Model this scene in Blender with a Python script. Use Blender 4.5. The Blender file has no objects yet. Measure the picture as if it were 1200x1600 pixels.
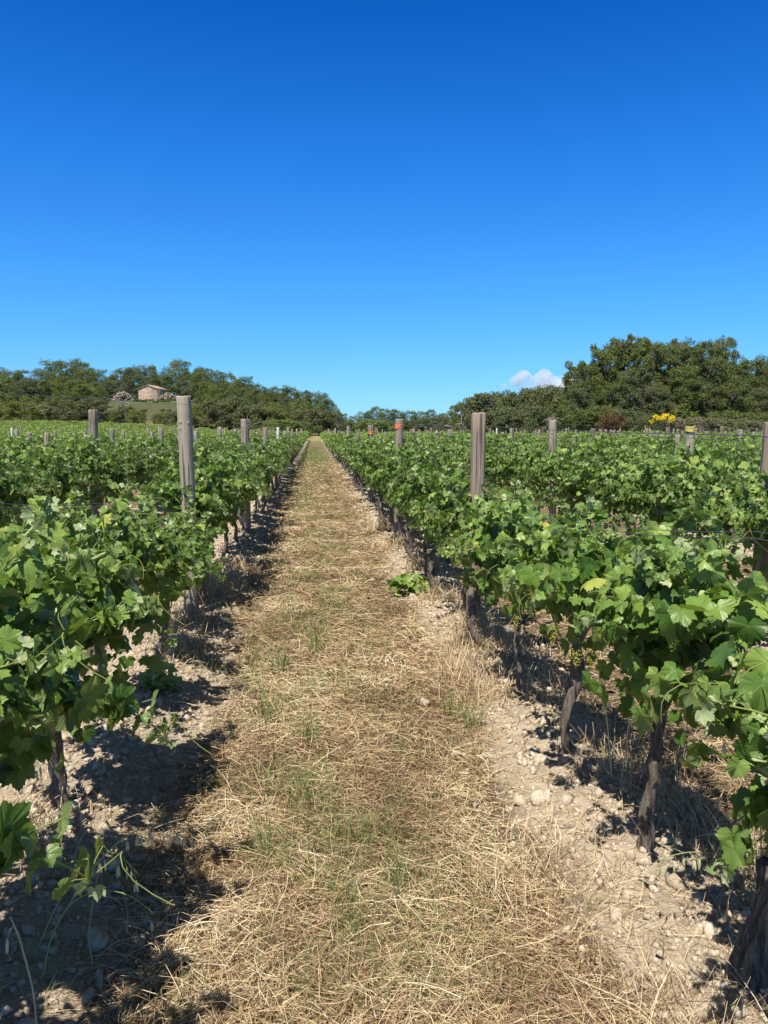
import bpy, math, random
import numpy as np
R = math.radians
sc = bpy.context.scene
# ------------------------------------------------------------------ camera
H_CAM = 1.65
YAW, PITCH = R(5.2), R(6.08)          # to the right of the rows / below the horizon
cam = bpy.data.objects.new('camera', bpy.data.cameras.new('camera'))
sc.collection.objects.link(cam)
cam.location = (0, 0, H_CAM)
cam.rotation_euler = (R(90) - PITCH, 0, -YAW)
cam.data.sensor_fit = 'VERTICAL'
cam.data.sensor_height = 24.0
cam.data.lens = 24.0 * 1202 / 1600
cam.data.clip_start = 0.05
cam.data.clip_end = 9000
sc.camera = cam
# ------------------------------------------------------------------ sky and sun
S = np.array([-0.25, -0.42, 1.0]); S /= np.linalg.norm(S)
EL = math.asin(S[2]); AZ = math.atan2(S[0], S[1]) % (2 * math.pi)
w = bpy.data.worlds.new('World'); sc.world = w; w.use_nodes = True
wn, wl = w.node_tree.nodes, w.node_tree.links
sky = wn.new('ShaderNodeTexSky'); sky.sky_type = 'NISHITA'; sky.sun_disc = False
sky.sun_elevation = EL; sky.sun_rotation = AZ
sky.air_density = 1.15; sky.dust_density = 0.15; sky.ozone_density = 4.5; sky.altitude = 300
# the deep, saturated blue of the visible sky: a tint that depends on the height above the horizon
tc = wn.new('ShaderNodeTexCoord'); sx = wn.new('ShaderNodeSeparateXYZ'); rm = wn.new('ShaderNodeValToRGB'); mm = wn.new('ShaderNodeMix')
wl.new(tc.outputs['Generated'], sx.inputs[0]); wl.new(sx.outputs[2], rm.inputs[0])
STOPS = [(0, .337, .70, 1.25), (.06, .298, .648, 1.05), (.18, .20, .64, 1.10), (.32, .095, .55, 1.13), (.46, .03, .39, .97), (.62, .28, .26, .27), (1, .72, .38, .19)]  # upper stops: overhead sky, out of view, warmed and dimmed so shade stays neutral
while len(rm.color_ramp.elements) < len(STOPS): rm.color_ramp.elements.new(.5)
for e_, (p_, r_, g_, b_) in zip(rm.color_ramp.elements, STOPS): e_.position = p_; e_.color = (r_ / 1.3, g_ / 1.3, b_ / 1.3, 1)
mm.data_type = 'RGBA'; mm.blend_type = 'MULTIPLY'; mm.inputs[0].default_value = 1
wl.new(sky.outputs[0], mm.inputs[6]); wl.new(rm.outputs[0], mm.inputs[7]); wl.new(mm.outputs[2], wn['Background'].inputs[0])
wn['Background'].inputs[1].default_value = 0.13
sun = bpy.data.objects.new('sun', bpy.data.lights.new('sun', 'SUN'))
sc.collection.objects.link(sun)
sun.data.energy = 5.0; sun.data.angle = R(0.5); sun.data.color = (1.0, 0.95, 0.87)
from mathutils import Vector, Matrix
sun.rotation_euler = Vector((-S[0], -S[1], -S[2])).to_track_quat('-Z', 'Y').to_euler()
sc.view_settings.view_transform = 'Standard'; sc.view_settings.look = 'None'
sc.view_settings.exposure = 0.65; sc.view_settings.gamma = 1.0
sc.cycles.max_bounces = 6; sc.cycles.transparent_max_bounces = 8
sc.cycles.volume_bounces = 10

# ------------------------------------------------------------------ layout
ROW_X = [-1.10 - 2.4 * k for k in range(22)] + [1.27 + 2.4 * k for k in range(30)]
def row_end(x):
    if x < 0: return 118.0
    return 108.0 if x < 14 else max(66.0, 108 - (x - 14) * 1.9)
POST0 = {'L': 6.8, 'R': 6.3}
# ------------------------------------------------------------------ noise and terrain
def _h(i, j, s):
    n = (i.astype(np.int64) * 374761393 + j.astype(np.int64) * 668265263 + s * 974711) & 0x7fffffff
    n = ((n ^ (n >> 13)) * 1274126177) & 0x7fffffff
    return ((n ^ (n >> 16)) & 0xffff) / 65535.0
def vnoise(x, y, s=0):
    xi, yi = np.floor(x), np.floor(y); fx, fy = x - xi, y - yi
    fx = fx * fx * (3 - 2 * fx); fy = fy * fy * (3 - 2 * fy)
    a, b = _h(xi, yi, s), _h(xi + 1, yi, s); c, d = _h(xi, yi + 1, s), _h(xi + 1, yi + 1, s)
    return (a * (1 - fx) + b * fx) * (1 - fy) + (c * (1 - fx) + d * fx) * fy
def sst(a, b, x):
    t = np.clip((x - a) / (b - a), 0, 1); return t * t * (3 - 2 * t)
def rowdist(x):
    d = np.abs(x[..., None] - np.array(ROW_X)) if isinstance(x, np.ndarray) else np.abs(x - np.array(ROW_X))
    return d.min(-1)
def terrain(x, y):
    x = np.asarray(x, float); y = np.asarray(y, float)
    z = 2.0 * sst(25, 150, y) * sst(2, -40, x)
    z = z + 0.7 * sst(90, 190, y)
    z = z + 1.1 * sst(50, 95, y) * sst(10, 45, x)
    q = sst(14, -32, x * 235 / np.maximum(y, 150)) * sst(150, 232, y)
    z = z + 7.0 * q
    z = z + 1.5 * (vnoise(x / 30, y / 30, 5) - .5) * sst(130, 200, y)
    z = z + 0.15 * (vnoise(x / 6, y / 6, 3) - .5) * sst(8, 40, y)
    return z
def ground(x, y):
    x = np.asarray(x, float); y = np.asarray(y, float)
    near = 1 - sst(15, 40, np.abs(y))
    z = terrain(x, y)
    rd = rowdist(x)
    z = z + 0.05 * np.exp(-(rd / 0.22) ** 2) * (1 - sst(60, 100, y)) - 0.035 * np.exp(-((rd - 0.5) / 0.16) ** 2) * near
    n = .55 * (vnoise(x / .5, y / .5, 1) - .5) + .3 * (vnoise(x / .17, y / .17, 2) - .5) + .2 * (vnoise(x / .07, y / .07, 4) - .5)
    return z + 0.05 * n * near
def gz(x, y): return float(ground(np.array([x]), np.array([y]))[0])

# ------------------------------------------------------------------ mesh helpers
def mk(name, V, F, mats, parent=None, attrs=None, smooth=False, midx=None, link=True):
    V = np.asarray(V, np.float32); F = np.asarray(F, np.int32)
    me = bpy.data.meshes.new(name); k = F.shape[1]
    me.vertices.add(len(V)); me.vertices.foreach_set('co', V.ravel())
    me.loops.add(F.size); me.loops.foreach_set('vertex_index', F.ravel())
    me.polygons.add(len(F)); me.polygons.foreach_set('loop_start', np.arange(0, F.size, k, dtype=np.int32))
    me.polygons.foreach_set('loop_total', np.full(len(F), k, np.int32))
    for m in (mats if isinstance(mats, (list, tuple)) else [mats]): me.materials.append(m)
    if midx is not None: me.polygons.foreach_set('material_index', np.asarray(midx, np.int32))
    me.update(calc_edges=True)
    if smooth: me.polygons.foreach_set('use_smooth', np.ones(len(F), bool))
    for a, v in (attrs or {}).items():
        at = me.attributes.new(a, 'FLOAT', 'POINT'); at.data.foreach_set('value', np.asarray(v, np.float32))
    me.validate()
    o = bpy.data.objects.new(name, me)
    if link: sc.collection.objects.link(o)
    if parent: o.parent = parent
    return o
def tag(o, label=None, cat=None, group=None, kind=None):
    if label: o['label'] = label
    if cat: o['category'] = cat
    if group: o['group'] = group
    if kind: o['kind'] = kind
    return o
def empty(name, loc, rz=0, scale=1):
    o = bpy.data.objects.new(name, None); sc.collection.objects.link(o)
    o.location = loc; o.rotation_euler = (0, 0, rz); o.scale = (scale,) * 3 if not isinstance(scale, tuple) else scale
    o.empty_display_size = .2
    return o
class Acc:
    def __init__(s): s.V = []; s.F = []; s.A = {}; s.n = 0
    def add(s, V, F, **at):
        V = np.asarray(V, float); s.V.append(V); s.F.append(np.asarray(F) + s.n)
        for k, v in at.items(): s.A.setdefault(k, []).append(np.broadcast_to(np.asarray(v, float), (len(V),)))
        s.n += len(V)
    def build(s, name, mat, parent=None, smooth=False, link=True):
        return mk(name, np.concatenate(s.V), np.concatenate(s.F), mat, parent,
                  {k: np.concatenate(v) for k, v in s.A.items()}, smooth, link=link)
def tube(P, rad, sides=8, cap=True, rough=0.0, rng=None, flat=None):
    P = np.asarray(P, float); n = len(P); rad = np.broadcast_to(np.asarray(rad, float), (n,))
    T = np.gradient(P, axis=0); T /= np.linalg.norm(T, axis=1)[:, None] + 1e-9
    up = np.array([1.0, 0, 0]) if abs(T[0][2]) > .7 else np.array([0, 0, 1.0])
    a = np.cross(T, up); a /= np.linalg.norm(a, axis=1)[:, None] + 1e-9
    b = np.cross(T, a)
    th = np.linspace(0, 2 * np.pi, sides, endpoint=False)
    rr = rad[:, None] * np.ones(sides)
    if rough and rng is not None:
        ridge = rng.normal(0, 1, sides); ridge2 = rng.normal(0, 1, (n, sides))
        rr = rr * (1 + rough * (ridge[None] * .8 + ridge2 * .5))
    V = P[:, None] + rr[..., None] * (np.cos(th)[None, :, None] * a[:, None] + np.sin(th)[None, :, None] * b[:, None])
    V = V.reshape(-1, 3)
    i = np.arange(n - 1)[:, None] * sides; j = np.arange(sides)[None]; j2 = (j + 1) % sides
    q = np.stack([i + j, i + j2, i + sides + j2, i + sides + j], -1).reshape(-1, 4)
    F = np.concatenate([q[:, [0, 1, 2]], q[:, [0, 2, 3]]])
    if cap:
        c0, c1 = len(V), len(V) + 1
        V = np.concatenate([V, P[:1], P[-1:]])
        jj = np.arange(sides); j2 = (jj + 1) % sides
        F = np.concatenate([F, np.stack([np.full(sides, c0), j2, jj], -1),
                            np.stack([np.full(sides, c1), (n - 1) * sides + jj, (n - 1) * sides + j2], -1)])
    return V, F
def box(x0, x1, y0, y1, z0, z1):
    V = np.array([[x, y, z] for z in (z0, z1) for y in (y0, y1) for x in (x0, x1)], float)
    Q = [[0, 2, 3, 1], [4, 5, 7, 6], [0, 1, 5, 4], [2, 6, 7, 3], [0, 4, 6, 2], [1, 3, 7, 5]]
    F = [[q[0], q[1], q[2]] for q in Q] + [[q[0], q[2], q[3]] for q in Q]
    return V, np.array(F)
def ico(sub=1):
    import bmesh
    bm = bmesh.new(); bmesh.ops.create_icosphere(bm, subdivisions=sub, radius=1)
    V = np.array([v.co[:] for v in bm.verts]); F = np.array([[v.index for v in f.verts] for f in bm.faces]); bm.free()
    return V, F
def rotz(V, a):
    c, s = math.cos(a), math.sin(a); V = np.array(V, float)
    return np.stack([V[:, 0] * c - V[:, 1] * s, V[:, 0] * s + V[:, 1] * c, V[:, 2]], -1)

# ------------------------------------------------------------------ materials
class NT:
    def __init__(s, name, rough=.8):
        s.m = bpy.data.materials.new(name); s.m.use_nodes = True
        s.t = s.m.node_tree; s.b = s.t.nodes['Principled BSDF']; s.b.inputs['Roughness'].default_value = rough
        s.out = s.t.nodes['Material Output']
    def n(s, ty, **kw):
        x = s.t.nodes.new('ShaderNode' + ty)
        for k, v in kw.items(): setattr(x, k, v)
        return x
    def l(s, a, b): s.t.links.new(a, b)
    def val(s, x, sock):
        if hasattr(x, 'is_linked') or hasattr(x, 'links'): s.l(x, sock)
        else: sock.default_value = x
    def math(s, op, a, b=None, c=None, clamp=False):
        x = s.n('Math', operation=op); x.use_clamp = clamp
        s.val(a, x.inputs[0])
        if b is not None: s.val(b, x.inputs[1])
        if c is not None: s.val(c, x.inputs[2])
        return x.outputs[0]
    def mr(s, v, a, b, c=0., d=1., smooth=False):
        x = s.n('MapRange'); x.interpolation_type = 'SMOOTHSTEP' if smooth else 'LINEAR'
        s.val(v, x.inputs[0])
        for i, q in enumerate((a, b, c, d)): x.inputs[i + 1].default_value = q
        return x.outputs[0]
    def mix(s, f, a, b, blend='MIX'):
        x = s.n('Mix', data_type='RGBA', blend_type=blend)
        s.val(f, x.inputs[0])
        for q, i in ((a, 6), (b, 7)):
            if isinstance(q, tuple): x.inputs[i].default_value = (*q, 1)
            else: s.l(q, x.inputs[i])
        return x.outputs[2]
    def attr(s, name): return s.n('Attribute', attribute_name=name).outputs['Fac']
    def noise(s, scale, detail=4, vec=None, rough=.55, out='Fac'):
        x = s.n('TexNoise'); x.inputs['Scale'].default_value = scale; x.inputs['Detail'].default_value = detail
        x.inputs['Roughness'].default_value = rough
        if vec is not None: s.l(vec, x.inputs['Vector'])
        return x.outputs[out]
    def obj(s): return s.n('TexCoord').outputs['Object']
    def map(s, vec, scale):
        x = s.n('Mapping'); s.l(vec, x.inputs[0]); x.inputs['Scale'].default_value = scale; return x.outputs[0]
    def ramp(s, f, stops):
        x = s.n('ValToRGB'); s.l(f, x.inputs[0]); e = x.color_ramp.elements
        while len(e) < len(stops): e.new(.5)
        for i, (p, c) in enumerate(stops): e[i].position = p; e[i].color = (*c, 1)
        return x.outputs[0]
    def bump(s, h, strength=.5, dist=.01):
        x = s.n('Bump'); x.inputs['Strength'].default_value = strength; x.inputs['Distance'].default_value = dist
        s.l(h, x.inputs['Height']); s.l(x.outputs[0], s.b.inputs['Normal']); return x
    def col(s, c): s.val(c if not isinstance(c, tuple) else (*c, 1), s.b.inputs['Base Color'])
    def translucent(s, col, fac):
        tr = s.n('BsdfTranslucent'); s.val(col if not isinstance(col, tuple) else (*col, 1), tr.inputs[0])
        mx = s.n('MixShader'); s.val(fac, mx.inputs[0]); s.l(s.b.outputs[0], mx.inputs[1]); s.l(tr.outputs[0], mx.inputs[2])
        s.l(mx.outputs[0], s.out.inputs[0])

def m_vineleaf():
    t = NT('vine_leaf', .42)
    tint, young, vein = t.attr('tint'), t.attr('young'), t.attr('vein')
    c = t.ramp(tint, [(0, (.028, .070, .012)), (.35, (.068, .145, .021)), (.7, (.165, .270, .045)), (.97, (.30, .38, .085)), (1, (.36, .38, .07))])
    c = t.mix(young, c, (.26, .36, .10))
    c = t.mix(t.mr(young, .9, 1.0, 0, .7), c, (.46, .50, .30))
    n = t.noise(40, 3, t.obj())
    c = t.mix(t.mr(n, .3, .7, 0, .35), c, t.mix(.5, c, (.11, .17, .04)))
    v = t.math('POWER', vein, 7.0)
    c = t.mix(t.math('MULTIPLY', v, .55), c, (.24, .32, .10))
    back = t.n('NewGeometry').outputs['Backfacing']
    c2 = t.mix(.5, c, (.20, .25, .11))
    cc = t.mix(back, c, c2)
    t.col(cc)
    t.val(t.mr(back, 0, 1, .40, .7), t.b.inputs['Roughness'])
    t.b.inputs['Specular IOR Level'].default_value = .30
    t.bump(t.math('SUBTRACT', n, t.math('MULTIPLY', v, .8)), .5, .004)
    tc = t.mix(.5, c, (.36, .53, .03))
    t.translucent(tc, .25)
    return t.m
def m_bark(name, a, b):
    t = NT(name, .95)
    v = t.map(t.obj(), (1, 1, .07))
    n = t.noise(85, 6, v, .7); n2 = t.noise(9, 4, t.obj())
    c = t.mix(t.mr(n, .35, .65), a, b)
    c = t.mix(t.mr(n2, .4, .7, 0, .35), c, (.20, .17, .14))
    t.col(c); t.bump(n, 1.0, .02); t.b.inputs['Specular IOR Level'].default_value = .1
    return t.m
def m_wood(name, a, b, c3):
    t = NT(name, .9)
    rnd = t.n('ObjectInfo').outputs['Random']
    o = t.n('VectorMath', operation='ADD'); t.l(t.obj(), o.inputs[0])
    cb = t.n('CombineXYZ'); t.l(t.math('MULTIPLY', rnd, 37.0), cb.inputs[2]); t.l(cb.outputs[0], o.inputs[1])
    v = t.map(o.outputs[0], (1, 1, .05)); n = t.noise(60, 7, v, .72)
    v2 = t.map(o.outputs[0], (1, 1, .25)); n2 = t.noise(11, 3, v2)
    v3 = t.map(o.outputs[0], (1, 1, .02)); n3 = t.noise(45, 2, v3)
    c = t.mix(t.mr(n, .33, .66), a, b)
    c = t.mix(t.mr(n2, .42, .68), c, c3)
    c = t.mix(t.mr(rnd, 0, 1, 0, .45), c, t.mix(1.0, c, (.75, .66, .60), 'MULTIPLY'))
    crack = t.mr(n3, .37, .42, 1, 0)
    c = t.mix(t.math('MULTIPLY', crack, .75), c, (.05, .04, .032))
    t.col(c); t.b.inputs['Specular IOR Level'].default_value = .15
    t.bump(t.math('SUBTRACT', n, t.math('MULTIPLY', crack, 1.5)), .8, .008)
    return t.m
def m_plain(name, col, rough=.6, metal=0, var=.25, scale=30):
    t = NT(name, rough); t.b.inputs['Metallic'].default_value = metal
    n = t.noise(scale, 4, t.obj())
    t.col(t.mix(t.mr(n, .3, .7, 0, var * 2), col, tuple(q * .55 for q in col)))
    t.bump(n, .3, .003)
    return t.m
def m_blade(name, stops, trans=(.3, .35, .06), tf=.2, rough=.6):
    t = NT(name, rough); c = t.ramp(t.attr('tint'), stops); t.col(c)
    t.b.inputs['Specular IOR Level'].default_value = .3
    if tf: t.translucent(t.mix(.6, c, trans), tf)
    return t.m
def m_foliage(name, dark, lightc, dead=(.16, .13, .08), rough=.7):
    t = NT(name, rough)
    rnd = t.n('ObjectInfo').outputs['Random']
    tint = t.attr('tint')
    c = t.mix(tint, dark, lightc)
    c = t.mix(t.math('MULTIPLY', rnd, .5), c, t.mix(.6, c, (.105, .115, .032)))
    n = t.noise(.35, 2, t.n('NewGeometry').outputs['Position'])
    c = t.mix(t.mr(n, .5, .8, 0, .22), c, dead)
    t.col(c); t.b.inputs['Specular IOR Level'].default_value = .2
    t.translucent(t.mix(.5, c, (.20, .24, .03)), .18)
    return t.m
def m_ground():
    t = NT('ground', .95); t.b.inputs['Specular IOR Level'].default_value = .1
    pos = t.n('NewGeometry').outputs['Position']
    sp = t.n('SeparateXYZ'); t.l(pos, sp.inputs[0]); X, Y = sp.outputs[0], sp.outputs[1]
    # distance to the nearest vine row (rows are 2.4 m apart; 1.27 right / -1.10 left of the path)
    right = t.math('PINGPONG', t.math('SUBTRACT', X, 1.27), 1.2)
    left = t.math('PINGPONG', t.math('ADD', X, 1.10), 1.2)
    rd = t.mix(t.mr(X, .08, .09), (0, 0, 0), (1, 1, 1))
    rdv = t.math('ADD', t.math('MULTIPLY', rd, right), t.math('MULTIPLY', t.math('SUBTRACT', 1.0, rd), left))
    nb = t.noise(1.6, 4, pos); nf = t.noise(14, 6, pos, .65); nff = t.noise(90, 5, pos, .7)
    edge = t.math('ADD', rdv, t.math('MULTIPLY', t.math('SUBTRACT', nb, .5), .55))
    straw = t.mr(t.math('ADD', edge, t.math('ADD', t.mr(Y, 7, 22, 0, .22), t.mr(X, -.1, .1, 0, .12))), .42, .60, 0, 1, True)
    soil = t.ramp(nf, [(.25, (.26, .20, .135)), (.5, (.47, .39, .28)), (.75, (.63, .55, .43))])
    soil = t.mix(t.mr(nff, .35, .6, .5, 0), soil, (.22, .165, .105))
    vf = t.map(pos, (1, 1, 1)); st = t.noise(55, 6, vf, .75)
    sc_ = t.ramp(st, [(.32, (.05, .034, .022)), (.50, (.125, .09, .056)), (.66, (.34, .265, .17)), (.82, (.54, .44, .28))])
    sc_ = t.mix(t.mr(t.noise(2.4, 4, pos), .45, .7, 0, .6), sc_, t.mix(1.0, sc_, (.82, .66, .52), 'MULTIPLY'))
    farg = t.mr(Y, 6, 40)
    pathn = t.noise(3.2, 5, pos, .6)
    gr = t.math('MULTIPLY', t.mr(pathn, .42, .62), t.mr(Y, 5, 45, .08, .8))
    sc_ = t.mix(gr, sc_, (.17, .19, .07))
    c = t.mix(straw, soil, sc_)
    # beyond the vineyard: dry meadow, green slope under the stone house
    md = t.ramp(t.noise(.5, 6, pos, .7), [(.3, (.13, .125, .05)), (.5, (.25, .205, .085)), (.7, (.36, .29, .14))])
    md = t.mix(t.mr(Y, 150, 172), md, t.ramp(t.noise(.7, 5, pos, .7), [(.35, (.045, .055, .022)), (.6, (.10, .10, .045))]))
    gpos = t.n('VectorMath', operation='DISTANCE'); t.l(pos, gpos.inputs[0]); gpos.inputs[1].default_value = (-44, 226, 9.5)
    md = t.mix(t.mr(t.math('ADD', gpos.outputs['Value'], t.math('MULTIPLY', nb, 10.0)), 10, 17, .95, 0, True), md, t.mix(t.mr(t.noise(1.3, 6, pos, .7), .35, .65), (.05, .10, .02), (.17, .24, .06)))
    c = t.mix(t.mr(t.math('ADD', Y, t.math('MULTIPLY', nb, 6.0)), 110, 119), c, md)
    t.col(c)
    h = t.math('ADD', t.math('MULTIPLY', nf, 1.0), t.math('MULTIPLY', nff, .5))
    t.bump(h, .9, .03)
    return t.m
def m_stonewall():
    t = NT('stone_masonry', .9)
    v = t.n('TexVoronoi'); t.l(t.map(t.obj(), (1, 1, 1.6)), v.inputs['Vector']); v.inputs['Scale'].default_value = 2.4
    ve = t.n('TexVoronoi', feature='DISTANCE_TO_EDGE'); t.l(t.map(t.obj(), (1, 1, 1.6)), ve.inputs['Vector']); ve.inputs['Scale'].default_value = 2.4
    sp = t.n('SeparateColor'); t.l(v.outputs['Color'], sp.inputs[0])
    c = t.ramp(sp.outputs[0], [(0, (.36, .235, .16)), (.5, (.54, .37, .26)), (1, (.66, .50, .37))])
    c = t.mix(t.mr(ve.outputs[0], .0, .06, .8, 0), c, (.40, .33, .25))
    t.col(c); t.bump(ve.outputs[0], .6, .05)
    return t.m
M = dict(
    leaf=m_vineleaf(), vbark=m_bark('vine_bark', (.035, .028, .022), (.30, .25, .20)),
    shoot=m_blade('green_shoot', [(0, (.13, .20, .04)), (1, (.24, .26, .08))], tf=0),
    blossom=m_blade('blossom', [(0, (.30, .30, .05)), (1, (.45, .42, .08))]),
    wood=m_wood('weathered_wood', (.20, .17, .13), (.46, .40, .31), (.35, .315, .25)),
    brownwood=m_wood('brown_wood', (.17, .125, .092), (.42, .34, .26), (.30, .245, .19)),
    palewood=m_plain('pale_wood', (.72, .69, .62), .8, 0, .12, 12),
    wire=m_plain('galvanised_wire', (.16, .16, .165), .5, .6),
    orange=m_plain('orange_plastic', (.85, .20, .045), .45, 0, .1),
    yellow=m_plain('yellow_paint', (.62, .52, .13), .7, 0, .3, 60),
    cane=m_bark('dead_cane', (.20, .17, .15), (.42, .38, .35)),
    straw=m_blade('straw', [(0, (.085, .05, .034)), (.22, (.19, .11, .062)), (.5, (.40, .28, .15)), (.8, (.62, .485, .285)), (1, (.76, .67, .47))], (.5, .4, .2), .12, .5),
    grass=m_blade('grass', [(0, (.07, .13, .035)), (.4, (.13, .19, .055)), (.7, (.26, .27, .10)), (1, (.46, .38, .17))]),
    oat=m_blade('oat', [(0, (.16, .24, .07)), (.5, (.36, .42, .16)), (1, (.72, .66, .45))], (.6, .6, .2), .25),
    clod=None, pine=m_foliage('pine_needles', (.040, .064, .020), (.190, .222, .058)),
    olive=m_foliage('olive_bush_leaves', (.050, .066, .030), (.180, .205, .092)),
    bright=m_foliage('bright_bush_leaves', (.060, .092, .020), (.225, .255, .062)),
    reed=m_foliage('reed_leaves', (.07, .13, .03), (.22, .28, .10)),
    red=m_foliage('reddish_leaves', (.06, .035, .022), (.20, .085, .055)),
    dry=m_foliage('dry_twigs', (.10, .09, .06), (.24, .22, .14)),
    broom=m_blade('broom_flowers', [(0, (.60, .42, .01)), (1, (.85, .66, .02))], (.8, .6, .02), .15),
    tbark=m_bark('tree_bark', (.06, .045, .035), (.17, .14, .11)),
    masonry=m_stonewall(), tile=m_plain('roof_tile', (.42, .28, .19), .9, 0, .3, 3),
    rubble=m_plain('rubble_stone', (.27, .22, .17), .95, 0, .35, 1.2), ground=m_ground())
t = NT('soil_clod', .95); _n = t.noise(25, 5, t.obj(), .7)
t.col(t.mix(t.mr(_n, .3, .7), (.34, .265, .175), t.mix(t.attr('tint'), (.44, .36, .255), (.64, .56, .44)))); t.bump(_n, .6, .01)
t.b.inputs['Specular IOR Level'].default_value = .1
M['clod'] = t.m

# ------------------------------------------------------------------ ground sheet
def ground_sheet():
    a = 1.6; nx, ny = 640, 760
    xs = a * np.sinh(np.linspace(-math.asinh(420 / a), math.asinh(420 / a), nx))
    y0, y1 = -6.0, 900.0; yc = 2.6
    ys = yc + a * np.sinh(np.linspace(-math.asinh((yc - y0) / a), math.asinh((y1 - yc) / a), ny))
    X, Y = np.meshgrid(xs, ys); Z = ground(X, Y)
    V = np.stack([X, Y, Z], -1).reshape(-1, 3)
    i = np.arange(ny - 1)[:, None] * nx + np.arange(nx - 1)[None]
    F = np.stack([i, i + 1, i + nx + 1, i + nx], -1).reshape(-1, 4)
    tag(mk('ground', V, F, M['ground'], smooth=True), kind='structure')
ground_sheet()

# ------------------------------------------------------------------ grape leaf
HALF = [(0, 1.0), (5, .88), (9, .92), (14, .80), (18, .84), (23, .72), (28, .66), (33, .78), (37, .76), (42, .88), (47, .94), (52, .83), (57, .86), (63, .75),
        (68, .77), (76, .64), (83, .74), (89, .72), (95, .80), (101, .80), (107, .70), (114, .72), (122, .61), (131, .61), (141, .52), (152, .50), (162, .38), (173, .16)]
def leaf_template(half, veins=(0, 47, 101), ring=True):
    ang = [a for a, r in half] + [-a for a, r in half[::-1] if a != 0]
    rad = [r for a, r in half] + [r for a, r in half[::-1] if a != 0]
    # order around: from -173 .. 0 .. 173
    o = np.argsort(ang); ang = np.array(ang, float)[o]; rad = np.array(rad)[o]
    isv = np.isin(np.abs(ang), veins).astype(float)
    th = np.radians(ang); out = np.stack([np.sin(th) * rad * 1.08, np.cos(th) * rad], -1)
    n = len(ang); V = [np.zeros((1, 2))]; vein = [np.ones(1)]; lv = [np.full(1, 1.)]
    F = []
    if ring:
        inn = out * .52; V += [inn, out]; vein += [isv, isv * .9]
        for k in range(n - 1):
            a, b = 1 + k, 2 + k; c, d = a + n, b + n
            F += [[0, b, a], [a, b, d], [a, d, c]]
    else:
        V += [out]; vein += [isv]
        F = [[0, 2 + k, 1 + k] for k in range(n - 1)]
    V = np.concatenate(V); vein = np.concatenate(vein)
    return V, np.array(F), vein
LEAF_HI = leaf_template(HALF)
LEAF_MID = leaf_template([(0, 1.0), (12, .82), (27, .68), (47, .92), (62, .76), (76, .66), (101, .78), (128, .58), (160, .36)], ring=False)
LEAF_LO = leaf_template([(0, 1.0), (26, .62), (47, .88), (76, .6), (101, .7), (150, .42)], ring=False)
def leaves(P, N, T, S_, tint, young, rng, tpl):
    """leaves at P with normal N, tip direction T (made perpendicular), size S_"""
    V2, F, vein = tpl; n = len(P); m = len(V2)
    N = N / (np.linalg.norm(N, axis=1)[:, None] + 1e-9)
    T = T - (T * N).sum(1)[:, None] * N; T /= np.linalg.norm(T, axis=1)[:, None] + 1e-9
    Xa = np.cross(T, N)
    x, y = V2[:, 0], V2[:, 1]; r2 = x * x + y * y; th = np.arctan2(x, y)
    curl = rng.uniform(-.15, .60, n)[:, None]; fold = rng.uniform(-.25, .60, n)[:, None]
    tw = rng.uniform(-.45, .45, n)[:, None]; ph = rng.uniform(0, 6.3, n)[:, None]
    z = -curl * r2[None] + fold * np.abs(x)[None] + tw * (x * y)[None] + .05 * (1 - vein)[None] * np.sqrt(r2)[None] \
        + .09 * r2[None] * np.sin(5 * th[None] + ph)
    asp = rng.uniform(.88, 1.12, n)[:, None]
    W = P[:, None] + S_[:, None, None] * ((x[None] * asp)[..., None] * Xa[:, None] + (y[None] / asp)[..., None] * T[:, None] + z[..., None] * N[:, None])
    FF = (F[None] + (np.arange(n) * m)[:, None, None]).reshape(-1, 3)
    return W.reshape(-1, 3), FF, np.repeat(tint, m), np.repeat(young, m), np.tile(vein, n)

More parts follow.
